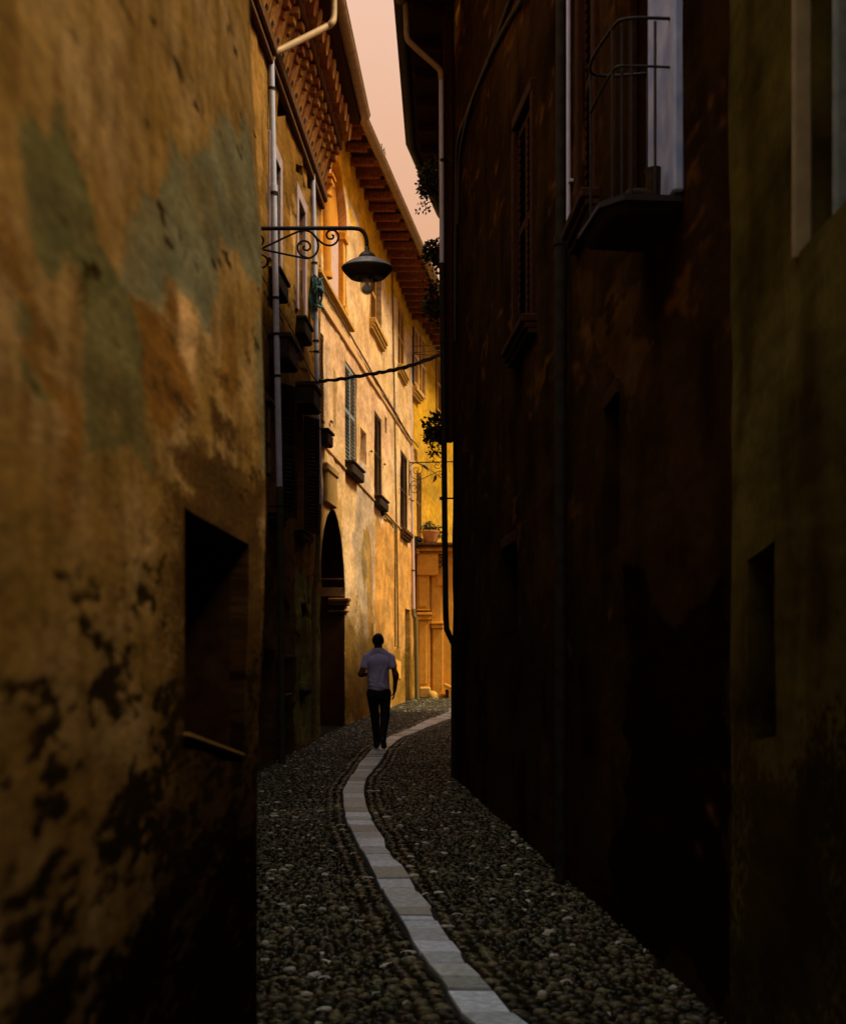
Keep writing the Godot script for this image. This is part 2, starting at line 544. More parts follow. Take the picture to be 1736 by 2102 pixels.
func wall_mat(called: String, pair: Array, rough: float, relief: float) -> StandardMaterial3D:
	var m := mat(called, Color.WHITE, rough)
	m.albedo_texture = pair[0]
	m.heightmap_enabled = true
	m.heightmap_texture = pair[1]
	m.heightmap_scale = relief
	m.texture_repeat = false
	m.specular_mode = BaseMaterial3D.SPECULAR_DISABLED
	return m

# polygon of wall metres from points seen on it
func poly_on(w: Dictionary, pts: Array) -> PackedVector2Array:
	var o := PackedVector2Array()
	for p in pts: o.append(sy(w, p[0], p[1]))
	return o

# ------------------------------------------------------------------ the scene
var W := {}

func _ready() -> void:
	rng.seed = 7
	wob.noise_type = FastNoiseLite.TYPE_SIMPLEX_SMOOTH
	wob.seed = 11
	wob.frequency = 0.02
	wob.fractal_octaves = 3
	camera_and_light()
	make_materials()
	W.ochre = plane(Vector2(-0.589, 5.0), Vector2(-0.589, -6.0), Vector2(1, 0))
	W.link = plane(Vector2(-1.52, 13.0), Vector2(-1.52, 4.9), Vector2(1, 0))
	W.brown = plane(Vector2(-2.36, 14.0), Vector2(-1.87, 26.3), Vector2(1, 0))
	W.peach = plane(Vector2(-1.9, 26.3), Vector2(-0.31, 46.0), Vector2(1, 0))
	W.yellow = plane(Vector2(-0.3, 46.02), Vector2(1.78, 62.0), Vector2(1, 0))
	W.red = plane(Vector2(1.34, 5.6), Vector2(0.37, 17.9), Vector2(-1, 0))
	W.olive = plane(Vector2(1.19, -5.0), Vector2(1.19, 5.58), Vector2(-1, 0))
	W.low = plane(Vector2(1.0, 20.5), Vector2(1.75, 36.0), Vector2(-1, 0))
	lane()
	ochre_house()
	brown_house()
	peach_house()
	yellow_house()
	portal()
	red_house()
	olive_house()
	hidden_houses()
	drainpipes()
	street_lamp()
	iron_bracket()
	cables()
	plants()
	person()

func camera_and_light() -> void:
	var cam := Camera3D.new()
	cam.name = "camera"
	cam.projection = Camera3D.PROJECTION_FRUSTUM
	cam.near = 0.1
	cam.far = 400.0
	cam.size = 2.0 * 0.1 * 1051.0 / F
	cam.frustum_offset = Vector2(0, 0.1 * (HY - 1051.0) / F)
	cam.position = Vector3(0, EYE, 0)
	add_child(cam)
	cam.make_current()
	var lens := CameraAttributesPhysical.new()
	lens.frustum_focal_length = 50.0
	lens.frustum_focus_distance = 15.0
	lens.exposure_aperture = 3.3
	lens.frustum_near = 0.1
	lens.frustum_far = 400.0
	var sky := ProceduralSkyMaterial.new()
	sky.sky_horizon_color = lin(0.164, 0.064, 0.013)
	sky.sky_top_color = lin(0.86, 0.95, 1.05)
	sky.sky_curve = 3.6
	sky.ground_bottom_color = lin(0.05, 0.04, 0.03)
	sky.ground_horizon_color = lin(0.3, 0.2, 0.13)
	sky.sky_energy_multiplier = 1.0
	sky.sun_angle_max = 1.0
	var s := Sky.new()
	s.sky_material = sky
	var e := Environment.new()
	e.background_mode = Environment.BG_SKY
	e.sky = s
	e.tonemap_mode = Environment.TONE_MAPPER_LINEAR
	e.tonemap_exposure = 4.0
	e.sdfgi_enabled = true
	e.ssao_enabled = true
	e.ssil_enabled = true
	var we := WorldEnvironment.new()
	we.name = "world"
	we.environment = e
	we.camera_attributes = lens
	add_child(we)
	var sun := DirectionalLight3D.new()
	sun.name = "sun"
	sun.light_color = Color(1.0, 0.9, 0.75)
	sun.light_energy = 0.46
	sun.light_angular_distance = 14.0
	sun.shadow_enabled = true
	add_child(sun)
	# towards the sun: over the right-hand roofs, up the lane
	sun.look_at_from_position(Vector3.ZERO, -Vector3(1.0, 1.5, 0.15), Vector3.UP)

func make_materials() -> void:
	M.relief = noise_tex(256, 0.05, 3, Color.BLACK, Color.WHITE, 5)
	M.relief_fine = noise_tex(256, 0.14, 4, Color.BLACK, Color.WHITE, 3)
	M.dark = mat("dark_interior", lin(0.008, 0.006, 0.004), 0.9)
	M.dim = mat("dim_interior", lin(0.03, 0.017, 0.008), 0.9)
	M.iron = grained("wrought_iron", lin(0.012, 0.011, 0.010), lin(0.03, 0.022, 0.015), 0.55, 6.0, 0.05, "relief_fine", 0.4)
	M.zinc = grained("painted_zinc", lin(0.34, 0.38, 0.5), lin(0.5, 0.54, 0.68), 0.4, 1.3, 0.0, "relief")
	M.zinc_warm = grained("aged_gutter", lin(0.22, 0.155, 0.07), lin(0.36, 0.26, 0.125), 0.6, 1.5, 0.0, "relief", 0.1)
	M.pink_pipe = grained("pinkish_pipe", lin(0.5, 0.36, 0.3), lin(0.62, 0.47, 0.4), 0.5, 1.2, 0.0, "relief")
	M.black_pipe = grained("dark_pipe", lin(0.012, 0.011, 0.008), lin(0.03, 0.026, 0.018), 0.6, 1.6, 0.0, "relief")
	M.black_pipe.metallic_specular = 0.15
	M.olive_pipe = grained("olive_iron", lin(0.12, 0.09, 0.03), lin(0.22, 0.17, 0.07), 0.7, 2.0, 0.05, "relief")
	M.tile = grained("terracotta_tile", lin(0.16, 0.055, 0.02), lin(0.32, 0.13, 0.05), 0.9, 2.2, 0.3, "relief")
	M.beam = grained("weathered_beam", lin(0.10, 0.035, 0.012), lin(0.36, 0.13, 0.04), 0.85, 3.0, 0.5, "relief")
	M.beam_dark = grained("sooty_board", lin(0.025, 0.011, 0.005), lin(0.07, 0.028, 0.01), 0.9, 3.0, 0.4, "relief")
	M.cornice = grained("brick_cornice", lin(0.16, 0.07, 0.018), lin(0.5, 0.26, 0.065), 0.95, 1.6, 0.8, "relief")
	M.cornice_dark = grained("sooty_moulding", lin(0.06, 0.03, 0.012), lin(0.14, 0.07, 0.025), 0.95, 2.0, 0.8, "relief")
	M.stone = grained("grey_stone", lin(0.02, 0.015, 0.009), lin(0.05, 0.036, 0.022), 0.9, 2.0, 0.3, "relief")
	M.lip = grained("worn_lip", lin(0.1, 0.055, 0.012), lin(0.2, 0.115, 0.03), 0.9, 5.0, 0.1, "relief")  # paler ochre stands for a lit edge, not for wear
	M.reveal = grained("damp_reveal", lin(0.014, 0.006, 0.002), lin(0.05, 0.022, 0.007), 0.95, 2.5, 0.0, "relief")  # colour holds the shade inside the window recess; nothing here is damp
	M.foot_pipe = grained("dark_olive_iron", lin(0.03, 0.03, 0.014), lin(0.07, 0.065, 0.03), 0.75, 2.0, 0.0, "relief")  # for the lower, darker length of the zinc drainpipe
	M.soot = mat("shaded_stone", lin(0.012, 0.009, 0.006), 0.95)  # near-black colour holds the shade under the balcony slab
	M.ochre_stone = grained("ochre_sill", lin(0.40, 0.24, 0.05), lin(0.56, 0.36, 0.1), 0.9, 1.5, 0.2, "relief")
	M.lilac = grained("lilac_surround", lin(0.26, 0.2, 0.2), lin(0.4, 0.31, 0.3), 0.9, 1.0, 0.2, "relief")
	M.wood_black = grained("black_shutter", lin(0.02, 0.012, 0.007), lin(0.05, 0.03, 0.016), 0.7, 3.0, 0.1, "relief")
	M.wood_brown = grained("brown_shutter", lin(0.09, 0.04, 0.012), lin(0.2, 0.1, 0.03), 0.7, 3.0, 0.1, "relief")
	M.wood_red = grained("dark_red_shutter", lin(0.022, 0.008, 0.0025), lin(0.05, 0.02, 0.006), 0.75, 3.0, 0.1, "relief")
	M.wood_white = grained("pale_shutter", lin(0.42, 0.42, 0.4), lin(0.6, 0.58, 0.52), 0.6, 3.0, 0.1, "relief")
	M.wood_teal = grained("teal_shutter", lin(0.1, 0.15, 0.15), lin(0.22, 0.27, 0.25), 0.6, 3.0, 0.1, "relief")
	M.wood_ochre = grained("ochre_shutter", lin(0.36, 0.2, 0.04), lin(0.52, 0.32, 0.09), 0.7, 3.0, 0.1, "relief")
	M.wood_pink = grained("faded_shutter", lin(0.5, 0.3, 0.14), lin(0.62, 0.42, 0.2), 0.7, 3.0, 0.1, "relief")
	M.portal = grained("orange_stucco", lin(0.55, 0.27, 0.03), lin(0.68, 0.38, 0.075), 0.92, 0.9, 0.5, "relief")
	M.orange = grained("orange_panel", lin(0.5, 0.21, 0.02), lin(0.62, 0.3, 0.05), 0.92, 0.5, 0.3, "relief")
	M.pot = grained("terracotta_pot", lin(0.36, 0.15, 0.045), lin(0.5, 0.25, 0.09), 0.9, 2.0, 0.2, "relief")
	M.leaf = mat("leaf", lin(0.045, 0.055, 0.012), 0.6)
	M.leaf.vertex_color_use_as_albedo = true
	M.leaf.albedo_color = Color.WHITE
	M.leaf.backlight_enabled = true
	M.leaf.backlight = Color(0.35, 0.35, 0.15)
	M.glass = mat("globe_glass", Color(0.88, 0.86, 0.8, 0.42), 0.3)
	M.glass.transparency = BaseMaterial3D.TRANSPARENCY_ALPHA
	M.bulb = mat("frosted_bulb", lin(0.88, 0.85, 0.8), 0.35)
	M.pane = mat("window_glass", lin(0.02, 0.02, 0.015), 0.12)
	M.lamp_top = grained("enamelled_top", lin(0.2, 0.2, 0.19), lin(0.32, 0.31, 0.28), 0.35, 5.0, 0.0, "relief")
	M.lamp_low = grained("rusty_enamel", lin(0.035, 0.025, 0.012), lin(0.1, 0.065, 0.025), 0.5, 4.0, 0.05, "relief")
	M.teal = grained("teal_net", lin(0.012, 0.05, 0.06), lin(0.05, 0.14, 0.15), 0.6, 8.0, 0.3, "relief_fine")

# ------------------------------------------------------------------ the lane
func strip_edges() -> Array:
	# left and right edge of the stone track, each pair as seen at the same height
	var raw := [[325, 770, 850], [350, 735, 820], [390, 680, 775], [430, 650, 755], [465, 618, 735], [500, 600, 705], [550, 560, 660], [605, 530, 650], [635, 522, 648], [715, 530, 665], [770, 535, 690], [785, 540, 697], [815, 555, 712], [890, 590, 762], [935, 615, 770], [975, 640, 800], [1005, 655, 825], [1045, 672, 870], [1110, 705, 905], [1165, 733, 935], [1190, 745, 950], [1275, 800, 1025], [1320, 830, 1045], [1345, 845, 1062], [1395, 870, 1090], [1530, 945, 1195], [1590, 985, 1230], [1665, 1060, 1305], [1735, 1095, 1370], [1865, 1170, 1480]]
	var out := []
	for r in raw:
		out.append([on_ground(509.1 + 0.36897 * r[1], 1396 + 0.36897 * r[0]), on_ground(509.1 + 0.36897 * r[2], 1396 + 0.36897 * r[0])])
	out.reverse()
	# nearer than the picture shows, then round the bend
	var near := [[Vector2(0.52, 4.2), Vector2(0.76, 4.2)], [Vector2(0.46, 4.75), Vector2(0.71, 4.75)], [Vector2(0.42, 5.35), Vector2(0.66, 5.35)]]
	var z := func(x: float, y: float) -> Vector2: return on_ground(509.1 + 0.36897 * x, 1396 + 0.36897 * y)
	var far := [[z.call(830, 297), z.call(920, 300)], [z.call(900, 270), z.call(985, 270)], [z.call(950, 245), z.call(1035, 250)], [z.call(1000, 222), z.call(1080, 232)], [z.call(1085, 190), z.call(1170, 195)], [z.call(1139, 165), z.call(1240, 172)], [Vector2(1.5, 40.0), Vector2(1.75, 39.6)], [Vector2(2.4, 42.0), Vector2(2.6, 41.6)]]
	return near + out + far

func left_edge(d: float) -> float:
	if d < 5.0: return -0.6
	if d < 13.0: return -1.53
	if d < 14.0: return -2.4
	if d < 26.3: return -2.36 + (d - 14.0) * 0.0398 + 0.02
	return minf(-1.88 + (d - 26.3) * 0.0807, -0.2)

func right_edge(d: float) -> float:
	if d < 5.6: return 1.2
	if d < 17.9: return 1.34 - (d - 5.6) * 0.0789
	if d < 20.5: return 1.0
	if d < 36.0: return 1.0 + (d - 20.5) * 0.05
	return 4.0

func lane() -> void:
	var ground := Geo.new()
	ground.quad(Vector3(-150, -0.06, 120), Vector3(150, -0.06, 120), Vector3(150, -0.06, -200), Vector3(-150, -0.06, -200), Vector3.UP)
	tag(part("ground", ground, grained("earth", lin(0.03, 0.025, 0.018), lin(0.06, 0.05, 0.035), 0.95, 0.6, 0.5, "relief")), "dark earth under and around the lane", "", "", "structure")
	var bed := Geo.new()
	for i in 106:
		var d0 := -6.0 + i * 0.5
		for j in 6:
			var a := lerpf(-2.6, 4.2, j / 6.0); var b := lerpf(-2.6, 4.2, (j + 1) / 6.0)
			bed.quad(Vector3(a, -0.016, -d0), Vector3(b, -0.016, -d0), Vector3(b, -0.016, -d0 - 0.5), Vector3(a, -0.016, -d0 - 0.5), Vector3.UP)
	var road := part("cobbled_lane", bed, grained("sandy_joints", lin(0.01, 0.009, 0.005), lin(0.022, 0.019, 0.011), 0.95, 6.0, 0.8, "relief_fine"))
	tag(road, "lane paved with small dark rounded cobbles", "", "", "structure")
	# rounded pebbles, a few shapes
	var shapes := []
	for k in 7:
		var g := Geo.new()
		var fn := FastNoiseLite.new()
		fn.seed = 40 + k; fn.frequency = 0.9
		var rings := 4
		var segs := 9
		var pt := func(i: int, j: int) -> Vector3:
			var th := PI * 0.5 * i / rings
			var ph := TAU * (j % segs) / segs
			var e := Vector3(sin(th) * cos(ph), cos(th), sin(th) * sin(ph))
			var q := Vector3(signf(e.x) * pow(absf(e.x), 0.85), pow(maxf(e.y, 0.0), 0.55), signf(e.z) * pow(absf(e.z), 0.85))
			return q * (1.0 + 0.3 * fn.get_noise_3d(e.x, e.y, e.z))
		for i in rings:
			for j in segs:
				var a: Vector3 = pt.call(i, j); var b: Vector3 = pt.call(i + 1, j); var c: Vector3 = pt.call(i + 1, j + 1); var e: Vector3 = pt.call(i, j + 1)
				if i > 0: g.tri(a, b, e, a.normalized(), b.normalized(), e.normalized())
				g.tri(b, c, e, b.normalized(), c.normalized(), e.normalized())
		shapes.append(g.mesh())
	var tones := [[0.015, 0.0138, 0.005], [0.029, 0.027, 0.0095], [0.008, 0.0072, 0.003], [0.085, 0.08, 0.04], [0.028, 0.018, 0.006], [0.018, 0.021, 0.0095], [0.33, 0.33, 0.26]]  # palest stones also carry sparse glints in their colour
	var cmats := []
	for i in tones.size():
		var t = tones[i]
		var m := grained("cobble_%d" % i, lin(t[0] * 0.6, t[1] * 0.6, t[2] * 0.6), lin(t[0] * 1.35, t[1] * 1.35, t[2] * 1.35), 0.26, 9.0, 0.1, "relief_fine")
		m.metallic_specular = 0.24
		cmats.append(m)
	var edges := strip_edges()
	var inside := func(x: float, d: float, grow: float) -> bool:
		for i in edges.size() - 1:
			var a = edges[i]; var b = edges[i + 1]
			var lo: float = minf(minf(a[0].y, a[1].y), minf(b[0].y, b[1].y)) - grow
			var hi: float = maxf(maxf(a[0].y, a[1].y), maxf(b[0].y, b[1].y)) + grow
			if d < lo or d > hi: continue
			var pl := PackedVector2Array([a[0] + (a[0] - a[1]).normalized() * grow, a[1] + (a[1] - a[0]).normalized() * grow, b[1] + (b[1] - b[0]).normalized() * grow, b[0] + (b[0] - b[1]).normalized() * grow])
			if Geometry2D.is_point_in_polygon(Vector2(x, d), pl): return true
		return false
	var place := []   # [transform, shape, tone]
	var add := func(x: float, d: float, rx: float, rz: float, turn: float) -> void:
		var bs := Basis(Vector3.UP, turn) * Basis(Vector3.RIGHT, rng.randf_range(-0.18, 0.18)) * Basis(Vector3.BACK, rng.randf_range(-0.18, 0.18))
		bs = bs * Basis.from_scale(Vector3(rx, rng.randf_range(0.017, 0.025), rz))
		var tone := rng.randi() % 6
		if rng.randf() < 0.03: tone = 6
		elif rng.randf() < 0.15: tone = 3
		place.append([Transform3D(bs, Vector3(x, -0.017 + rng.randf_range(-0.007, 0.008), -d)), rng.randi() % shapes.size(), tone])
	# two border rows each side of the track, then rows across the lane
	for side in 2:
		for row in 2:
			for i in edges.size() - 1:
				var a: Vector2 = edges[i][side]; var b: Vector2 = edges[i + 1][side]
				var out: Vector2 = (edges[i][side] - edges[i][1 - side]).normalized()
				var n := maxi(1, int(a.distance_to(b) / 0.056))
				for k in n:
					var p := a.lerp(b, (k + 0.5) / n) + out * (0.05 + row * 0.088)
					var dir := (b - a).normalized()
					add.call(p.x + rng.randf_range(-0.014, 0.014), p.y + rng.randf_range(-0.008, 0.008), rng.randf_range(0.03, 0.046), rng.randf_range(0.02, 0.03), -atan2(out.y, out.x) + rng.randf_range(-0.15, 0.15))
	var d := 4.0
	while d < 48.0:
		var l := left_edge(d); var r := right_edge(d)
		var x := l + rng.randf() * 0.08
		while x < r:
			var rx := rng.randf_range(0.017, 0.04)
			x += rx
			var dd := d + rng.randf_range(-0.018, 0.018)
			if not inside.call(x, dd, 0.185 if d < 26.0 else 0.19):
				add.call(x, dd, rx, rng.randf_range(0.015, 0.025), rng.randf_range(-0.4, 0.4))
			x += rx + 0.006
		d += 0.047
	var eye := Vector3(0, EYE, 0)
	place.sort_custom(func(p, q): return p[0].origin.distance_squared_to(eye) < q[0].origin.distance_squared_to(eye))
	# the stones that show largest: the nearest ones within the frame
	var single := 0
	var rest := []
	for p in place:
		var o: Vector3 = p[0].origin
		var sx := CX + o.x / -o.z * F; var sy_ := HY + EYE / -o.z * F
		if single < 300 and sx > 530 and sx < 1480 and sy_ < 2110:
			put("cobble", shapes[p[1]], cmats[p[2]], road).transform = p[0]
			single += 1
		else:
			rest.append(p)
	for k in shapes.size():
		var mine := rest.filter(func(p): return p[1] == k)
		var mm := MultiMesh.new()
		mm.transform_format = MultiMesh.TRANSFORM_3D
		mm.use_colors = true
		var g: ArrayMesh = shapes[k]
		mm.mesh = g
		mm.instance_count = mine.size()
		for i in mine.size():
			mm.set_instance_transform(i, mine[i][0])
			var t = tones[mine[i][2]]
			var f := rng.randf_range(0.75, 1.25)
			mm.set_instance_color(i, Color(t[0] * f, t[1] * f, t[2] * f))
		var mi := MultiMeshInstance3D.new()
		mi.name = numbered(road, "cobbles")
		mi.multimesh = mm
		var cm := mat("cobble_mass", Color.WHITE, 0.26)
		cm.vertex_color_use_as_albedo = true
		cm.metallic_specular = 0.24
		mi.material_override = cm
		mi.set_meta("kind", "stuff")
		road.add_child(mi, true)
	# the track of flat stone slabs
	var track := Node3D.new()
	track.name = "stone_track"
	add_child(track, true)
	tag(track, "winding single line of flat pale stone slabs along the middle of the lane", "", "", "structure")
	var sm := []
	for t in [[0.52, 0.66, 0.74], [0.41, 0.52, 0.55], [0.66, 0.8, 0.88], [0.3, 0.37, 0.35], [0.49, 0.58, 0.56]]:
		sm.append(grained("slab_%d" % sm.size(), lin(t[0] * 0.5, t[1] * 0.5, t[2] * 0.5), lin(t[0] * 1.2, t[1] * 1.2, t[2] * 1.2), 0.36, 4.0, 0.25, "relief_fine"))
	var fill := Geo.new()
	for i in edges.size() - 1:
		var a = edges[i]; var b = edges[i + 1]
		var q := []
		for e in [[a[0], a[1]], [a[1], a[0]], [b[1], b[0]], [b[0], b[1]]]:
			var c: Vector2 = e[0] + (e[0] - e[1]).normalized() * 0.015
			q.append(Vector3(c.x, -0.008, -c.y))
		fill.quad(q[0], q[1], q[2], q[3], Vector3.UP)
	part("joint_earth", fill, mat("joint_earth", lin(0.006, 0.005, 0.003), 0.95), track)
	var pick := [1, 3, 2, 1, 2, 3, 4, 1, 2, 1, 0, 2, 3, 1, 4, 0, 3, 2, 0, 1, 2]
	var idx := 0
	for i in edges.size() - 1:
		var a = edges[i]; var b = edges[i + 1]
		var len_: float = ((a[0] + a[1]) * 0.5).distance_to((b[0] + b[1]) * 0.5)
		var n := 1
		if len_ > 0.5: n = int(round(len_ / 0.42))
		for k in n:
			var t0 := float(k) / n; var t1 := float(k + 1) / n
			var p := [a[0].lerp(b[0], t0), a[1].lerp(b[1], t0), a[1].lerp(b[1], t1), a[0].lerp(b[0], t1)]
			for q in 4: p[q] += Vector2(rng.randf_range(-0.006, 0.006), rng.randf_range(-0.005, 0.005))
			var c: Vector2 = (p[0] + p[1] + p[2] + p[3]) * 0.25
			var g := Geo.new()
			var tilt := Vector2(rng.randf_range(-0.02, 0.02), rng.randf_range(-0.02, 0.02))
			var y := 0.013 + rng.randf_range(-0.004, 0.005)
			var top := []; var mid := []; var low := []
			for q in p:
				var e: Vector2 = q - c
				var f: Vector2 = e - e.normalized() * 0.021
				var h: Vector2 = e - e.normalized() * 0.026
				low.append(Vector3(c.x + f.x, -0.05, -(c.y + f.y)))
				mid.append(Vector3(c.x + f.x, y - 0.008 + f.dot(tilt), -(c.y + f.y)))
				top.append(Vector3(c.x + h.x, y + h.dot(tilt), -(c.y + h.y)))
			g.quad(top[0], top[1], top[2], top[3], Vector3.UP)
			for q in 4:
				var e: Vector3 = (mid[q] + mid[(q + 1) % 4]) * 0.5 - Vector3(c.x, 0, -c.y)
				g.quad(mid[q], mid[(q + 1) % 4], top[(q + 1) % 4], top[q], e + Vector3.UP * 0.1)
				g.quad(low[q], low[(q + 1) % 4], mid[(q + 1) % 4], mid[q], e)
			part("slab", g, sm[pick[idx % pick.size()]], track)
			idx += 1

# ------------------------------------------------------------------ left: the near ochre house
func ochre_house() -> void:
	var w: Dictionary = W.ochre
	var house := thing("ochre_house", "nearest left house, ochre plaster peeling in grey-green patches, with a small deep window", "house")
	var r := Rect2(0, -0.2, 3.2, 4.4)
	var half := func(pts: Array) -> PackedVector2Array:
		var o := []
		for p in pts: o.append([p[0] * 0.5, p[1] * 0.5])
		return poly_on(w, o)
	var green := lin(0.052, 0.045, 0.016)
	var green2 := lin(0.078, 0.07, 0.036)
	var brown := lin(0.09, 0.038, 0.007)
	var deep := lin(0.03, 0.014, 0.004)
	var pale := lin(0.26, 0.15, 0.06)
	var patches := [
		{"poly": half.call([[75, 545], [125, 520], [150, 520], [165, 575], [185, 590], [210, 560], [235, 470], [255, 500], [260, 640], [320, 690], [345, 670], [365, 770], [400, 870], [430, 960], [470, 1040], [500, 1110], [490, 1200], [380, 1260], [340, 1180], [300, 1030], [250, 1020], [180, 1050], [150, 960], [110, 840], [85, 740], [65, 620]]), "col": green, "rag": 0.03},
		{"poly": half.call([[505, 1120], [530, 980], [575, 880], [590, 780], [640, 800], [650, 720], [690, 690], [700, 560], [720, 620], [760, 690], [800, 600], [850, 580], [870, 590], [890, 465], [930, 500], [970, 600], [985, 480], [1015, 490], [1020, 700], [1040, 1000], [1040, 1180], [970, 1100], [950, 980], [880, 960], [870, 1260], [820, 1400], [790, 1250], [740, 1230], [560, 1200], [490, 1200]]), "col": green2, "rag": 0.03},
		{"poly": half.call([[330, 1200], [560, 1190], [580, 1350], [600, 1500], [610, 1780], [680, 1900], [600, 1950], [500, 1760], [420, 1780], [340, 1850], [330, 1640], [340, 1480], [320, 1300]]), "col": green, "rag": 0.05, "amt": 0.85},
		{"poly": half.call([[60, 1330], [150, 1330], [200, 1450], [250, 1600], [200, 1680], [130, 1660], [95, 1520]]), "col": green, "rag": 0.04, "amt": 0.8},
		{"poly": half.call([[530, 1200], [600, 1230], [720, 1240], [735, 1400], [780, 1500], [800, 1650], [700, 1750], [620, 1700], [590, 1500], [570, 1350]]), "col": brown, "rag": 0.04, "amt": 0.9},
		{"poly": half.call([[735, 1250], [760, 1240], [800, 1330], [795, 1500], [760, 1490], [740, 1420]]), "col": pale, "rag": 0.015, "drop": -20},
		{"poly": half.call([[1020, 1300], [1060, 1380], [1080, 1700], [1085, 2000], [1020, 1900], [1010, 1500]]), "col": green2, "rag": 0.03, "amt": 0.8},
		{"poly": half.call([[890, 1330], [930, 1330], [950, 1600], [920, 1700], [880, 1600]]), "col": brown, "rag": 0.02, "amt": 0.7},
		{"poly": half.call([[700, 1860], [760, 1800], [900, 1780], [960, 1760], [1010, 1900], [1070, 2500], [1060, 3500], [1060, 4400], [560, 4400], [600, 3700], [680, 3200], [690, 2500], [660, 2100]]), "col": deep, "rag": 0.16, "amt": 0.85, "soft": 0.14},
		{"poly": half.call([[0, 800], [60, 960], [110, 1130], [180, 1400], [250, 1540], [310, 1680], [330, 1850], [290, 2050], [240, 2080], [260, 1850], [200, 1700], [120, 1350], [40, 1250], [0, 1240]]), "col": brown, "rag": 0.04, "amt": 0.75},
		{"poly": half.call([[320, 1250], [350, 1230], [380, 1260], [300, 1030], [280, 1000], [330, 1060]]), "col": deep, "rag": 0.01, "amt": 0.8},
	]
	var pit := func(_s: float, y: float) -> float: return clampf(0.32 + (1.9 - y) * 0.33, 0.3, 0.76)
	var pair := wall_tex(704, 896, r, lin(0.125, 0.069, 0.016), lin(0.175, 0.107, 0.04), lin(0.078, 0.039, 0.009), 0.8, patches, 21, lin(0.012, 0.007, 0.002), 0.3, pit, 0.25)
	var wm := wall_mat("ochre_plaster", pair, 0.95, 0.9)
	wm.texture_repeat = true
	var hole := opening(w, 375, 1040, 1505, 492, 1118, 1548, 0.3)
	var edge := func(s: float, y: float) -> float:
		# the old corner bulges and leans
		var x := 534.0
		var py := HY - (y - EYE) / 5.0 * F
		if py < 442: x = lerpf(507.0, 534.0, clampf(py / 442.0, -1, 1))
		elif py < 1000: x = lerpf(534.0, 547.0, (py - 442.0) / 558.0)
		elif py < 1500: x = lerpf(547.0, 530.0, (py - 1000.0) / 500.0)
		else: x = 528.0
		return ((x - CX) / F * 5.0 + 0.589) * clampf(1.0 - s / 1.6, 0.0, 1.0)
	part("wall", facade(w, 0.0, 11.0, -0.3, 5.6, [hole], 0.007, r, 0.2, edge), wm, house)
	body(w, 0.0, 11.0, 5.6, 5.0, wm, house)
	infill(w, hole, "window", M.dark, house)
	var sl := Geo.new()
	sl.bar(seen(w, 377, 1508, 0.004), seen(w, 494, 1550, 0.004), Vector3.UP, 0.01, 0.03, 0.003)  # thin added bar; its ochre paints the lit edge of the sill
	part("sill", sl, M.lip, house)
	var rv := Geo.new()  # dark linings paint the shade inside the window recess
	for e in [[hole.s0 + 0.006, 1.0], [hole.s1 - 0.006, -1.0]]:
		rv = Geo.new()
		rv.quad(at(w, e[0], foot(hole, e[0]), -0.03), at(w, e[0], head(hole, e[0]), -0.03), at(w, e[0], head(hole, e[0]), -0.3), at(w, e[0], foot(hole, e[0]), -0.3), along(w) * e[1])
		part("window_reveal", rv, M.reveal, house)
	# the corner turns away from the lane
	var c := Geo.new()
	for i in 29:
		var y0 := -0.3 + i * 0.2; var y1 := y0 + 0.2
		c.quad(at(w, 0.0, y0, edge.call(0.0, y0)), at(w, 0.0, y1, edge.call(0.0, y1)), at(w, -0.02, y1, -0.6), at(w, -0.02, y0, -0.6), -along(w))
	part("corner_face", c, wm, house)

# ------------------------------------------------------------------ left: the brown house with the brick cornice
func dcol(w: Dictionary, d: float) -> float: # distance along the wall at a distance from the camera
	return (d - w.p.y) / w.t.y

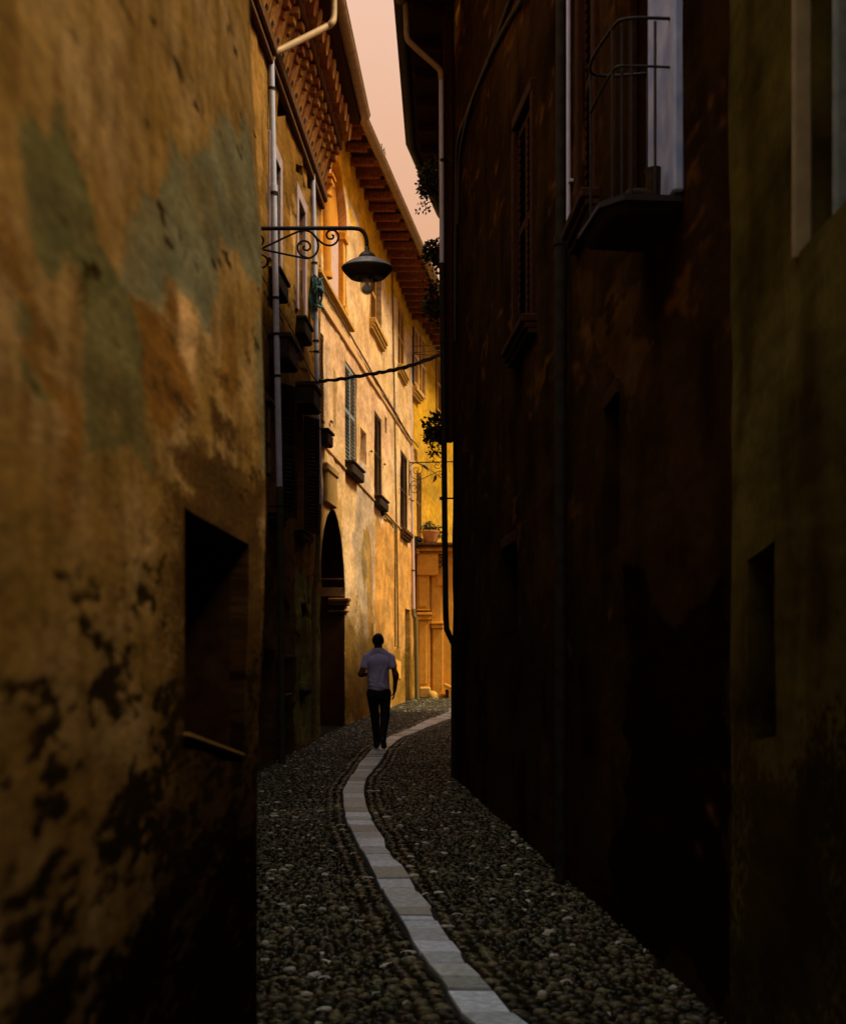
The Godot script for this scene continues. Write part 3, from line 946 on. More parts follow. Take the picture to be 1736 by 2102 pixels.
func brown_house() -> void:
	var w: Dictionary = W.brown
	var house := thing("brown_house", "rough brown rendered house on the left with a corbelled brick cornice and a blue-grey downpipe", "house")
	var r := Rect2(2.0, -0.3, 10.4, 11.6)
	var patches := [
		{"poly": poly_on(w, [[604, 1160], [612, 1168], [640, 1205], [662, 1225], [662, 1520], [604, 1520]]), "col": lin(0.20, 0.18, 0.05), "rag": 0.03},
		{"poly": poly_on(w, [[516, 30], [530, 200], [536, 600], [528, 900], [500, 900], [500, 0]]), "col": lin(0.36, 0.2, 0.06), "rag": 0.3, "amt": 0.5},
		{"poly": poly_on(w, [[600, 380], [660, 440], [660, 560], [600, 520]]), "col": lin(0.48, 0.28, 0.10), "rag": 0.2, "amt": 0.7},
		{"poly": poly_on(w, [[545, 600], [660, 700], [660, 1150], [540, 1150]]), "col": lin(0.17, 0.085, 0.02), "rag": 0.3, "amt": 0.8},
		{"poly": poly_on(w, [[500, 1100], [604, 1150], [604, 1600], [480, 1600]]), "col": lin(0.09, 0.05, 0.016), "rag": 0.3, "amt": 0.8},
	]
	var pair := wall_tex(448, 512, r, lin(0.21, 0.105, 0.02), lin(0.30, 0.17, 0.045), lin(0.12, 0.06, 0.013), 0.8, patches, 31, lin(0.05, 0.025, 0.007), 0.36)
	var wm := wall_mat("brown_render", pair, 0.97, 3.0)
	wm.texture_repeat = true
	# window openings, two columns
	var hs := []
	var mk := func(d0: float, d1: float, y0: float, y1: float, dp: float) -> Dictionary:
		return {"s0": dcol(w, d0), "s1": dcol(w, d1), "h0": y1, "h1": y1, "l0": y0, "l1": y0, "depth": dp, "arch": 0.0}
	var a_up = mk.call(19.95, 20.8, 6.95, 8.5, 0.22)
	var b_up = mk.call(22.9, 23.75, 6.95, 8.75, 0.22)
	var a_lo = mk.call(19.95, 20.8, 3.5, 5.5, 0.22)
	var b_lo = mk.call(22.9, 23.75, 3.5, 5.4, 0.22)
	var hole1 := opening(w, 569, 180, 243, 591, 180, 235, 0.3)
	var hole2 := opening(w, 606, 335, 352, 622, 342, 362, 0.25)
	var hole3 := opening(w, 630, 350, 385, 642, 356, 396, 0.25)
	var slot := opening(w, 617, 1236, 1402, 628.5, 1246, 1400, 0.25)
	var niche := opening(w, 574, 1222, 1345, 592, 1240, 1350, 0.3)
	var door := opening(w, 535, 1330, 1590, 566, 1335, 1562, 0.3)
	hs = [a_up, b_up, a_lo, b_lo, hole1, hole2, hole3, slot, niche, door]
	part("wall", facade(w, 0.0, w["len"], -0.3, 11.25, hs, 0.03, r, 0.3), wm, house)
	body(w, 0.0, w["len"], 11.25, 6.0, wm, house)
	for o in [a_up, b_up, a_lo, b_lo]: infill(w, o, "window", M.pane, house)
	for o in [hole1, hole2, hole3]: infill(w, o, "attic_opening", M.dim, house)
	for o in [slot, niche]: infill(w, o, "small_window", M.dark, house)
	infill(w, door, "door", M.wood_black, house)
	# painted surrounds of the upper windows
	for o in [a_up, b_up]:
		var g := Geo.new()
		for e in [o.s0 - 0.1, o.s1 + 0.1]:
			g.bar(at(w, e, o.l0, 0.012), at(w, e, o.h0 + 0.2, 0.012), along(w), 0.2, 0.06, 0.008)
		g.bar(at(w, o.s0, o.h0 + 0.1, 0.014), at(w, o.s1, o.h0 + 0.1, 0.014), Vector3.UP, 0.2, 0.06, 0.008)
		part("window_surround", g, M.lilac, house)
		slab_sill(w, o.s0 - 0.08, o.s1 + 0.1, 6.88, 0.17, 0.3, M.stone, house)
	var bl := Geo.new()
	bl.quad(at(w, b_up.s0, b_up.l0, -0.12), at(w, b_up.s1, b_up.l0, -0.12), at(w, b_up.s1, 8.35, -0.12), at(w, b_up.s0, 8.35, -0.12), nrm(w))
	part("blind_or_reflection", bl, M.lilac, house)
	for e in [[a_lo, 5.96], [b_lo, 5.83]]:
		var o = e[0]
		slab_sill(w, o.s0 - 0.1, o.s1 + 0.1, e[1], 0.31, 0.38, M.stone, house, "window_hood")
		# far leaf stands half open
		var g := Geo.new()
		var p := at(w, o.s1 + 0.03, 0.0, 0.03); var q := at(w, o.s1 + 0.36, 0.0, 0.21)
		var sd := (q - p).normalized()
		for y in [3.55, 4.5, 5.38]:
			g.bar(p + Vector3.UP * y, q + Vector3.UP * y, Vector3.UP, 0.1, 0.035)
		for k in [0.06, 0.94]:
			var b := p.lerp(q, k)
			g.bar(b + Vector3.UP * 3.5, b + Vector3.UP * 5.43, sd, 0.06, 0.036)
		var leaf := part("shutter", g, M.wood_black, house)
		var h := Geo.new()
		for k in 30:
			var y := 3.6 + k * 0.06
			h.bar(p + Vector3.UP * y, q + Vector3.UP * y, Vector3.UP + sd.cross(Vector3.UP) * 0.6, 0.055, 0.01)
		tag(part("slats", h, M.wood_black, leaf), "", "", "", "stuff")
		slab_sill(w, o.s0 - 0.1, o.s1 + 0.1, 3.48, 0.14, 0.14, M.stone, house)
	for e in [[615, 1404, 632, 1421], [573, 1336, 600, 1352], [571, 1418, 592, 1431]]:
		var p := sy(w, e[0], e[1]); var q := sy(w, e[2], e[3])
		var yy := (p.y + q.y) * 0.5
		sill(w, p.x, q.x, yy, yy, 0.07, 0.12, M.stone, house)
	# dark box with a hood low on the wall
	var bx := Geo.new()
	var q0 := dcol(w, 18.0)
	bx.bar(at(w, q0, 4.42, 0.13), at(w, q0 + 0.25, 4.42, 0.13), Vector3.UP, 0.5, 0.26, 0.02)
	bx.bar(at(w, q0 + 0.1, 3.98, 0.12), at(w, q0 + 0.5, 3.98, 0.12), Vector3.UP, 0.36, 0.24, 0.02)
	bx.bar(at(w, q0 - 0.03, 4.7, 0.15), at(w, q0 + 0.3, 4.66, 0.15), nrm(w), 0.34, 0.05, 0.01)
	part("wall_box", bx, M.wood_black, house)
	# cornice: moulding, sloping frieze with corbels, band, a row of tile ends, dark boards, gutter
	var s0 := dcol(w, 15.0); var s1: float = w["len"]
	var g := Geo.new()
	g.bar(at(w, s0, 9.83, 0.05), at(w, s1 + 0.04, 9.83, 0.05), Vector3.UP, 0.2, 0.16, 0.03)
	g.bar(at(w, s0, 9.66, 0.03), at(w, s1 + 0.04, 9.66, 0.03), Vector3.UP, 0.1, 0.1, 0.02)
	part("moulding", g, M.cornice_dark, house)
	g = Geo.new()
	g.quad(at(w, s0, 9.9, 0.03), at(w, s1 + 0.04, 9.9, 0.03), at(w, s1 + 0.04, 10.7, 0.28), at(w, s0, 10.7, 0.28), nrm(w) - Vector3.UP)
	g.quad(at(w, s1 + 0.04, 9.9, 0.03), at(w, s1 + 0.04, 10.7, 0.28), at(w, s1 + 0.04, 10.7, -0.1), at(w, s1 + 0.04, 9.9, -0.1), along(w))
	part("frieze", g, M.cornice, house)
	g = Geo.new()
	g.bar(at(w, s0, 10.78, 0.2), at(w, s1 + 0.05, 10.78, 0.2), Vector3.UP, 0.2, 0.4, 0.03)
	part("cornice_band", g, M.cornice_dark, house)
	var n := int((s1 - s0) / 0.5)
	for i in n:
		var s := s0 + (i + 0.5 + rng.randf_range(-0.06, 0.06)) * (s1 - s0) / n
		g = Geo.new()
		var big := rng.randf_range(0.85, 1.2)
		var tilt := Basis(Vector3.UP, rng.randf_range(-0.3, 0.3))
		var wdt := 0.2 * big
		for e in [[10.6, 0.36, 1.0], [10.47, 0.3, 0.85], [10.34, 0.22, 0.62]]:
			var c := at(w, s + rng.randf_range(-0.015, 0.015), e[0], 0.0)
			g.bar(c, c + nrm(w).rotated(Vector3.UP, rng.randf_range(-0.12, 0.12)) * e[1], along(w), wdt * e[2], 0.12, 0.016)
		g.bar(at(w, s + rng.randf_range(-0.02, 0.02), 9.94, 0.05), at(w, s, 10.3, 0.15), along(w), 0.1 * big, 0.06, 0.02)
		part("corbel", g, M.cornice if i % 3 else M.tile, house)
		g = Geo.new()
		g.bar(at(w, s + 0.2, 9.97, 0.05), at(w, s + 0.2, 10.1, 0.1), along(w), 0.11, 0.03)
		part("vent_hole", g, M.dark, house)
	n = int((s1 - s0) / 0.47)
	for i in n:
		var s := s0 + (i + 0.5) * (s1 - s0) / n
		g = Geo.new()
		var k := rng.randf_range(-0.02, 0.02)
		g.tube([at(w, s, 10.96 + k, 0.2), at(w, s, 10.93 + k, 0.5), at(w, s, 10.92 + k, 0.56 + k)], [0.15, 0.165, 0.15], 14)
		part("roof_tile", g, M.cornice if i % 4 else M.tile, house)
	g = Geo.new()
	g.quad(at(w, s0, 11.08, 0.3), at(w, s1 + 0.05, 11.08, 0.3), at(w, s1 + 0.05, 11.2, 0.72), at(w, s0, 11.2, 0.72), Vector3.DOWN)
	g.quad(at(w, s0, 11.34, 0.0), at(w, s1 + 0.05, 11.34, 0.0), at(w, s1 + 0.05, 11.26, 0.74), at(w, s0, 11.26, 0.74), Vector3.UP)
	g.quad(at(w, s1 + 0.05, 11.08, 0.0), at(w, s1 + 0.05, 11.34, 0.0), at(w, s1 + 0.05, 11.26, 0.74), at(w, s1 + 0.05, 11.18, 0.72), along(w))
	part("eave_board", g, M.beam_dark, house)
	gutter(at(w, s0, 11.3, 0.78), at(w, s1 + 0.1, 11.34, 0.8), 0.1, M.zinc_warm, house, 0.8)

# ------------------------------------------------------------------ left: the peach house with the walled-up loggia
func two_leaves(w: Dictionary, o: Dictionary, off: float, slats: int, fm: Material, sm: Material, parent: Node) -> void:
	var m: float = (o.s0 + o.s1) * 0.5
	var lo := func(s: float) -> Vector2: return Vector2(s, foot(o, s) + 0.02)
	shutter(w, lo.call(o.s0 + 0.02), lo.call(m - 0.006), head(o, o.s0) - 0.02, head(o, m) - 0.02, off, slats, fm, sm, parent)
	shutter(w, lo.call(m + 0.006), lo.call(o.s1 - 0.02), head(o, m) - 0.02, head(o, o.s1) - 0.02, off, slats, fm, sm, parent)

func level(o: Dictionary) -> Dictionary: # square up an opening
	var h: float = (o.h0 + o.h1) * 0.5
	var l: float = (o.l0 + o.l1) * 0.5
	o.h0 = h; o.h1 = h; o.l0 = l; o.l1 = l
	return o

func peach_house() -> void:
	var w: Dictionary = W.peach
	var house := thing("peach_house", "tall peach house with a walled-up arch, louvred shutters and a deep dark gateway", "house")
	var r := Rect2(-0.2, -0.3, 20.2, 12.5)
	var grey := lin(0.42, 0.33, 0.22)
	var patches := [
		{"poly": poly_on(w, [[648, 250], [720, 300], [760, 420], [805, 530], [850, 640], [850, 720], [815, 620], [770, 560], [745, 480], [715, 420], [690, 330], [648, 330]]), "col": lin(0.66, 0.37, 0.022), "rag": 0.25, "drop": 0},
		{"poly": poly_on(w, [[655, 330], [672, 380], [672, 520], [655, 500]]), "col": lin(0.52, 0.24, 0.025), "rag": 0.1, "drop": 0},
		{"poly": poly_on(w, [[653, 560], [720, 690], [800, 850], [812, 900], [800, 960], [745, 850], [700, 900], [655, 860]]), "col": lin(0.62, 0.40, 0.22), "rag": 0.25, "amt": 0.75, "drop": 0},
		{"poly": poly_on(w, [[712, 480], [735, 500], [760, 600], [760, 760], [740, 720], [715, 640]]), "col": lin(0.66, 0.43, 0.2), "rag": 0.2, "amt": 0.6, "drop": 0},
		{"poly": poly_on(w, [[735, 960], [748, 940], [760, 980], [770, 1100], [766, 1260], [757, 1420], [742, 1420], [733, 1250], [722, 1120], [730, 1040]]), "col": grey, "rag": 0.25, "amt": 0.9},
		{"poly": poly_on(w, [[668, 700], [674, 720], [672, 860], [664, 850]]), "col": grey, "rag": 0.15, "amt": 0.8},
		{"poly": poly_on(w, [[684, 760], [692, 770], [690, 880], [684, 870]]), "col": lin(0.3, 0.19, 0.06), "rag": 0.15, "amt": 0.7},
		{"poly": poly_on(w, [[745, 1085], [754, 1095], [752, 1160], [748, 1215], [742, 1150]]), "col": lin(0.22, 0.17, 0.05), "rag": 0.15, "amt": 0.9},
		{"poly": poly_on(w, [[752, 1080], [762, 1120], [764, 1250], [768, 1330], [758, 1330], [752, 1200]]), "col": lin(0.4, 0.2, 0.03), "rag": 0.2, "amt": 0.8},
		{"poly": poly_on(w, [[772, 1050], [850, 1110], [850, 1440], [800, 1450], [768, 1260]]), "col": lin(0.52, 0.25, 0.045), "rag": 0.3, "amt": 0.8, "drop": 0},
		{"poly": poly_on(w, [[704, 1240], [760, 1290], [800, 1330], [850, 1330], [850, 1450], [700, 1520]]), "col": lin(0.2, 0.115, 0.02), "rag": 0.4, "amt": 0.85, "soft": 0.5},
		{"poly": poly_on(w, [[655, 1020], [700, 1030], [706, 1240], [655, 1240]]), "col": lin(0.4, 0.22, 0.05), "rag": 0.2, "amt": 0.6},
	]
	var pair := wall_tex(704, 512, r, lin(0.7, 0.46, 0.19), lin(0.78, 0.56, 0.3), lin(0.56, 0.36, 0.15), 0.7, patches, 41, lin(0.2, 0.11, 0.03), 0.16, null, 0.5)
	var wm := wall_mat("peach_plaster", pair, 0.95, 1.2)
	wm.texture_repeat = true
	var up1 := level(opening(w, 759, 528, 664, 783, 562, 690, 0.16))
	var up2 := level(opening(w, 816.5, 625, 753, 829, 642, 768, 0.1))
	var mid1 := level(opening(w, 655, 678, 880, 664, 690, 888, 0.1))
	var mid2 := level(opening(w, 709, 738, 946, 731, 770, 964, 0.12))
	var mid3 := level(opening(w, 768, 842, 1014, 783, 862, 1030, 0.1))
	var mid4 := level(opening(w, 821.5, 924, 1084, 836, 940, 1097, 0.1))
	var niche := level(opening(w, 739.5, 876, 945, 751, 890, 952, 0.2))
	var slit := level(opening(w, 789, 852, 886, 794, 858, 890, 0.15))
	var door := level(opening(w, 831, 1246, 1440, 842, 1255, 1436, 0.25))
	door.l0 = -0.1; door.l1 = -0.1
	var arch := opening(w, 677, 320, 597, 711, 340, 657, 0.16)
	arch.h0 = 11.33; arch.h1 = 11.33; arch.l0 = 8.46; arch.l1 = 8.46; arch.arch = 1.2
	var gate := {"s0": 0.12, "s1": dcol(w, 29.9), "h0": 4.3, "h1": 4.3, "l0": -0.1, "l1": -0.1, "depth": 0.85, "arch": 1.75}
	var hs := [up1, up2, mid1, mid2, mid3, mid4, niche, slit, door, arch, gate]
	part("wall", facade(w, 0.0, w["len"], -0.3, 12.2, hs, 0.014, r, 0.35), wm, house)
	body(w, 0.0, w["len"], 12.2, 7.0, wm, house)
	# openings
	infill(w, arch, "blind_arch", M.orange, house)
	infill(w, niche, "niche", M.lilac, house)
	infill(w, slit, "slit_window", M.dark, house)
	infill(w, door, "door", M.wood_teal, house)
	infill(w, gate, "gate", M.wood_black, house)
	for o in [up1, up2, mid1, mid2, mid3, mid4]: infill(w, o, "window", M.pane, house)
	# lining that paints the gateway's unlit jamb dark brown, and its impost
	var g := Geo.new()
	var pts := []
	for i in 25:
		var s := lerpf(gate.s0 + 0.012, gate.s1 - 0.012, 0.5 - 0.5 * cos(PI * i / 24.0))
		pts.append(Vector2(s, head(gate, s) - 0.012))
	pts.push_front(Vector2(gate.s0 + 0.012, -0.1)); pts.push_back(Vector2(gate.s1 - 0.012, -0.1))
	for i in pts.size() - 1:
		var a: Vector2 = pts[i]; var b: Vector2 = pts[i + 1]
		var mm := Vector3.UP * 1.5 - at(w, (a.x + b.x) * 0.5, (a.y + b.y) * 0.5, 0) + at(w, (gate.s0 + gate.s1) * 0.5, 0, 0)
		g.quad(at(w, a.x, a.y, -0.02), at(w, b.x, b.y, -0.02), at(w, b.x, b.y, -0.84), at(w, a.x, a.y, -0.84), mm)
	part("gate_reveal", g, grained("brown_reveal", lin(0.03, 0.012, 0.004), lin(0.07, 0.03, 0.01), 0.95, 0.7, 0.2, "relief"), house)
	g = Geo.new()
	for e in [[2.6, 0.06, 0.07], [2.52, 0.035, 0.09], [2.36, 0.025, 0.04]]:
		g.bar(at(w, gate.s1 + 0.12 - e[1] * 0.5, e[0], -0.36), at(w, gate.s1 + 0.12 - e[1] * 0.5, e[0], 0.02 + e[1]), Vector3.UP, e[2], 0.3 + e[1], 0.015)
	part("impost", g, M.wood_brown, house)
	# the loggia: half column, capital, infilled lower arch, small pilaster, ledge
	var cs := dcol(w, 26.95)
	var bx := Basis(along(w), Vector3.UP, along(w).cross(Vector3.UP))
	g = Geo.new()
	g.lathe(Transform3D(bx, at(w, cs, 8.5, 0.02)), [Vector2(0.14, 0.02), Vector2(0.14, 0.1), Vector2(0.115, 0.15), Vector2(0.11, 1.5), Vector2(0.115, 1.55)], 24)
	part("column", g, M.orange, house)
	g = Geo.new()
	g.lathe(Transform3D(bx, at(w, cs, 10.02, 0.02)), [Vector2(0.115, 0.0), Vector2(0.135, 0.03), Vector2(0.135, 0.06), Vector2(0.115, 0.09), Vector2(0.125, 0.15), Vector2(0.15, 0.22)], 24)
	g.bar(at(w, cs - 0.18, 10.29, 0.03), at(w, cs + 0.18, 10.29, 0.03), Vector3.UP, 0.1, 0.28, 0.012)
	g.bar(at(w, cs - 0.22, 10.39, 0.03), at(w, cs + 0.22, 10.39, 0.03), Vector3.UP, 0.07, 0.34, 0.012)
	part("capital", g, M.orange, house)
	g = Geo.new()
	var am: float = (arch.s0 + arch.s1) * 0.5
	g.bar(at(w, arch.s0 + 0.02, 9.17, -0.1), at(w, am + 0.35, 9.17, -0.1), Vector3.UP, 1.4, 0.1, 0.01)
	part("arch_infill", g, M.pink_pipe, house)
	g = Geo.new()
	g.bar(at(w, am + 0.85, 8.48, -0.06), at(w, am + 0.85, 10.0, -0.06), along(w), 0.34, 0.14, 0.01)
	for e in [[10.02, 0.1], [10.1, 0.06], [8.56, 0.12]]:
		g.bar(at(w, am + 0.62, e[0], -0.05), at(w, am + 1.08, e[0], -0.05), Vector3.UP, e[1], 0.22, 0.01)
	part("pilaster", g, M.portal, house)
	g = Geo.new()
	var p := sy(w, 653, 554, 0.05); var q := sy(w, 723, 678, 0.05)
	g.bar(at(w, p.x, p.y, 0.03), at(w, q.x, q.y, 0.03), Vector3.UP, 0.09, 0.16, 0.015)
	part("loggia_ledge", g, M.ochre_stone, house)
	# string course, lower ledge
	g = Geo.new()
	p = sy(w, 654, 606, 0.02); q = sy(w, 846, 908, 0.02)
	g.bar(at(w, p.x, p.y - 0.02, 0.01), at(w, q.x, q.y - 0.02, 0.01), Vector3.UP, 0.2, 0.07, 0.015)
	part("string_course", g, wm_flat("pale_band", lin(0.52, 0.33, 0.13), lin(0.64, 0.42, 0.2)), house)
	g = Geo.new()
	p = sy(w, 657, 905, 0.02); q = sy(w, 826, 1089, 0.02)
	g.bar(at(w, p.x, p.y, 0.01), at(w, q.x, q.y, 0.01), Vector3.UP, 0.05, 0.06, 0.012)
	part("lower_ledge", g, wm_flat("pale_ledge", lin(0.5, 0.28, 0.1), lin(0.6, 0.37, 0.15)), house)
	# a raised plaster block over the gateway
	g = Geo.new()
	p = sy(w, 663, 945); q = sy(w, 690, 962)
	g.bar(at(w, p.x, 4.62, 0.03), at(w, q.x - 0.4, 4.62, 0.03), Vector3.UP, 0.62, 0.1, 0.03)
	g.bar(at(w, p.x - 0.06, 4.98, 0.04), at(w, q.x - 0.34, 4.98, 0.04), Vector3.UP, 0.16, 0.14, 0.03)
	part("plaster_block", g, wm_flat("olive_plaster_block", lin(0.26, 0.16, 0.045), lin(0.36, 0.23, 0.075)), house)
	# shutters and sills
	var m1: float = (up1.s0 + up1.s1) * 0.5
	shutter(w, Vector2(up1.s0 + 0.3, up1.l0 + 0.02), Vector2(m1 + 0.22, up1.l0 + 0.02), up1.h0 - 0.02, up1.h0 - 0.02, -0.04, 24, M.wood_ochre, M.wood_ochre, house)
	two_leaves(w, up2, -0.03, 26, M.wood_ochre, M.wood_ochre, house)
	two_leaves(w, mid1, -0.02, 26, M.wood_black, M.wood_ochre, house)
	two_leaves(w, mid2, -0.04, 24, M.wood_teal, M.wood_white, house)
	two_leaves(w, mid3, -0.03, 30, M.wood_black, M.wood_brown, house)
	two_leaves(w, mid4, -0.03, 30, M.wood_black, M.wood_brown, house)
	for o in [up1, up2]: sill(w, o.s0 - 0.1, o.s1 + 0.12, o.l0, o.l0, 0.16, 0.26, M.ochre_stone, house)
	for o in [mid1, mid2, mid3]: slab_sill(w, o.s0 - 0.1, o.s1 + 0.12, o.l0, 0.2, 0.28, M.stone, house)
	sill(w, mid4.s0 - 0.1, mid4.s1 + 0.12, mid4.l0, mid4.l0, 0.18, 0.26, M.cornice_dark, house)
	# shutter catches
	for e in [[664, 866], [763, 926.5], [823, 1004], [842, 1024.5], [681, 866], [790, 953]]:
		g = Geo.new()
		var c := seen(w, e[0], e[1], 0.05)
		g.bar(c - along(w) * 0.09, c + along(w) * 0.09, Vector3.UP, 0.035, 0.03)
		g.bar(c, c - nrm(w) * 0.08, Vector3.UP, 0.02, 0.02)
		part("shutter_catch", g, M.iron, house)
	# conduits and a small bulkhead lamp
	g = Geo.new()
	g.tube([seen(w, 804.5, 517, 0.03), seen(w, 810, 860, 0.03), seen(w, 814, 1085, 0.03), seen(w, 817.5, 1331, 0.03)], 0.022, 8)
	part("conduit", g, M.olive_pipe, house)
	g = Geo.new()
	p = sy(w, 781, 1054); q = sy(w, 809, 1087)
	g.tube([at(w, p.x, p.y, 0.03), at(w, q.x - 0.05, p.y - 0.02, 0.03), at(w, q.x, p.y - 0.08, 0.03), at(w, q.x + 0.02, sy(w, 811, 1328).y, 0.03)], 0.022, 8)
	part("conduit", g, M.olive_pipe, house)
	g = Geo.new()
	g.lathe(Transform3D(Basis(along(w), nrm(w), along(w).cross(nrm(w))), at(w, p.x, p.y, 0.0)), [Vector2(0.07, 0.0), Vector2(0.07, 0.05), Vector2(0.05, 0.1), Vector2(0.0, 0.12)], 12)
	part("junction_box", g, M.black_pipe, house)
	# meter flap low on the wall
	g = Geo.new()
	g.bar(seen(w, 812, 1372, 0.012), seen(w, 822, 1376, 0.012), Vector3.UP, 0.5, 0.03, 0.008)
	part("meter_flap", g, M.portal, house)
	# eave: rafters, boards, gutter
	var over := func(s: float) -> float: return 0.46 + s * 0.0415
	var s0 := 0.3
	var s1: float = w["len"]
	var n := 24
	for i in n:
		var s := s0 + 0.15 + (i + rng.randf_range(-0.12, 0.12)) * (s1 - s0) / n
		g = Geo.new()
		var o: float = over.call(s)
		var dy := rng.randf_range(-0.02, 0.02)
		g.bar(at(w, s, 12.02 + dy, -0.05), at(w, s + rng.randf_range(-0.03, 0.03), 12.0 + dy, o - 0.16), Vector3.UP, 0.17, 0.13, 0.02)
		g.bar(at(w, s, 12.05 + dy, o - 0.17), at(w, s, 12.05 + dy, o - 0.06), Vector3.UP, 0.1, 0.12, 0.02)
		part("rafter", g, M.beam, house)
	n = 26
	for i in n:
		var a := s0 + (s1 - s0 + 0.2) * i / n; var b := s0 + (s1 - s0 + 0.2) * (i + 1) / n
		g = Geo.new()
		var y := 12.13 + rng.randf_range(0, 0.02)
		g.quad(at(w, a + 0.01, y, -0.05), at(w, b - 0.01, y, -0.05), at(w, b - 0.01, y, over.call(b) - 0.03), at(w, a + 0.01, y, over.call(a) - 0.03), Vector3.DOWN)
		g.quad(at(w, a + 0.01, y + 0.05, -0.05), at(w, b - 0.01, y + 0.05, -0.05), at(w, b - 0.01, y + 0.05, over.call(b) - 0.03), at(w, a + 0.01, y + 0.05, over.call(a) - 0.03), Vector3.UP)
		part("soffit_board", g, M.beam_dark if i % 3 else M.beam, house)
	g = Geo.new()
	g.quad(at(w, 0.0, 12.21, 0.0), at(w, s1, 12.21, 0.0), at(w, s1, 12.21, over.call(s1)), at(w, 0.0, 12.21, over.call(0.0)), Vector3.UP)
	part("roof_edge", g, M.tile, house)
	gutter(at(w, 1.2, 12.06, over.call(1.2)), at(w, s1, 12.02, over.call(s1)), 0.095, M.zinc_warm, house, 1.2)
	# a weed growing in the gutter and a loose tile edge
	var gp := at(w, 4.5, 12.1, over.call(4.5))
	g = Geo.new()
	for i in 14:
		var b := gp + Vector3(rng.randf_range(-0.05, 0.12), 0, rng.randf_range(-0.5, 0.5))
		g.tube([b, b + Vector3(rng.randf_range(-0.05, 0.06), rng.randf_range(0.06, 0.16), rng.randf_range(-0.05, 0.05))], 0.008, 4)
	tag(part("gutter_weed", g, M.beam_dark, house), "", "", "", "stuff")

func wm_flat(called: String, a: Color, b: Color) -> StandardMaterial3D:
	return grained(called, a, b, 0.95, 0.7, 0.4, "relief")

# ------------------------------------------------------------------ the yellow house round the bend
func yellow_house() -> void:
	var w: Dictionary = W.yellow
	var house := thing("yellow_house", "yellow house closing the far bend, faded shutters folded open under rafter ends", "house")
	var r := Rect2(-0.2, 0.0, 16.5, 13.0)
	var pair := wall_tex(256, 256, r, lin(0.54, 0.3, 0.014), lin(0.6, 0.34, 0.03), lin(0.54, 0.34, 0.08), 0.6, [], 51, lin(0.3, 0.17, 0.02), 0.1)
	var wm := wall_mat("yellow_plaster", pair, 0.95, 1.0)
	wm.texture_repeat = true
	var win := level(opening(w, 854.5, 965, 1104, 865, 975, 1100, 0.1))
	var small := level(opening(w, 850, 918, 945, 857, 926, 950, 0.1))
	part("wall", facade(w, 0.0, w["len"], -0.3, 12.6, [win, small], 0.012, r, 0.6), wm, house)
	body(w, 0.0, w["len"], 12.6, 6.0, wm, house)
	infill(w, win, "window", M.pane, house)
	infill(w, small, "window", M.dim, house)
	two_leaves(w, win, -0.02, 34, M.wood_brown, M.wood_brown, house)
	shutter(w, Vector2(small.s0 + 0.02, small.l0 + 0.02), Vector2(small.s1 - 0.02, small.l0 + 0.02), small.h0 - 0.02, small.h0 - 0.02, -0.02, 9, M.wood_brown, M.wood_pink, house)
	for e in [[850.5, 859, 672, 684, 790, 795, M.wood_pink], [864.5, 873, 690, 702, 812, 817, M.wood_pink], [897, 908.5, 736, 748, 846, 852, M.wood_ochre]]:
		var a := sy(w, e[0], e[4], 0.05); var b := sy(w, e[1], e[5], 0.05)
		var ta := sy(w, e[0], e[2], 0.05); var tb := sy(w, e[1], e[3], 0.05)
		var lo := (a.y + b.y) * 0.5; var hi := (ta.y + tb.y) * 0.5
		shutter(w, Vector2(a.x, lo), Vector2(b.x, lo), hi, hi, 0.05, 28, e[6], e[6], house)
	var dk := Geo.new()
	dk.bar(seen(w, 848.3, 672, 0.03), seen(w, 848.3, 785, 0.03), along(w), 0.3, 0.03)
	part("window", dk, M.dark, house)
	for e in [[850, 806, 864, 812, M.ochre_stone], [853, 1110, 865, 1113, M.stone]]:
		var a := sy(w, e[0], e[1], 0.1); var b := sy(w, e[2], e[3], 0.1)
		sill(w, a.x, b.x, (a.y + b.y) * 0.5 + 0.12, (a.y + b.y) * 0.5 + 0.12, 0.2, 0.3, e[4], house)
	for i in 16:
		var s := 0.3 + i * 0.95
		var g := Geo.new()
		g.bar(at(w, s, 12.4, -0.05), at(w, s, 12.36, 1.0), Vector3.UP, 0.2, 0.15, 0.02)
		part("rafter", g, M.beam, house)
	var g2 := Geo.new()
	g2.quad(at(w, 0, 12.52, -0.05), at(w, w["len"], 12.52, -0.05), at(w, w["len"], 12.52, 1.1), at(w, 0, 12.52, 1.1), Vector3.DOWN)
	g2.quad(at(w, 0, 12.6, -0.05), at(w, w["len"], 12.6, -0.05), at(w, w["len"], 12.6, 1.1), at(w, 0, 12.6, 1.1), Vector3.UP)
	part("soffit_board", g2, M.beam, house)
	gutter(at(w, 0.0, 12.45, 1.15), at(w, w["len"], 12.45, 1.15), 0.095, M.zinc_warm, house, 1.2)

# block between picture rectangle corners, its front at distance d, going `deep` away
func block(g: Geo, x0: float, y0: float, x1: float, y1: float, d: float, deep: float, bev := 0.02) -> void:
	var a := ray(x0, y1, d); var b := ray(x1, y0, d)
	g.box(Transform3D(Basis.IDENTITY, (a + b) * 0.5 - Vector3(0, 0, deep * 0.5)), Vector3(b.x - a.x, b.y - a.y, deep), bev)

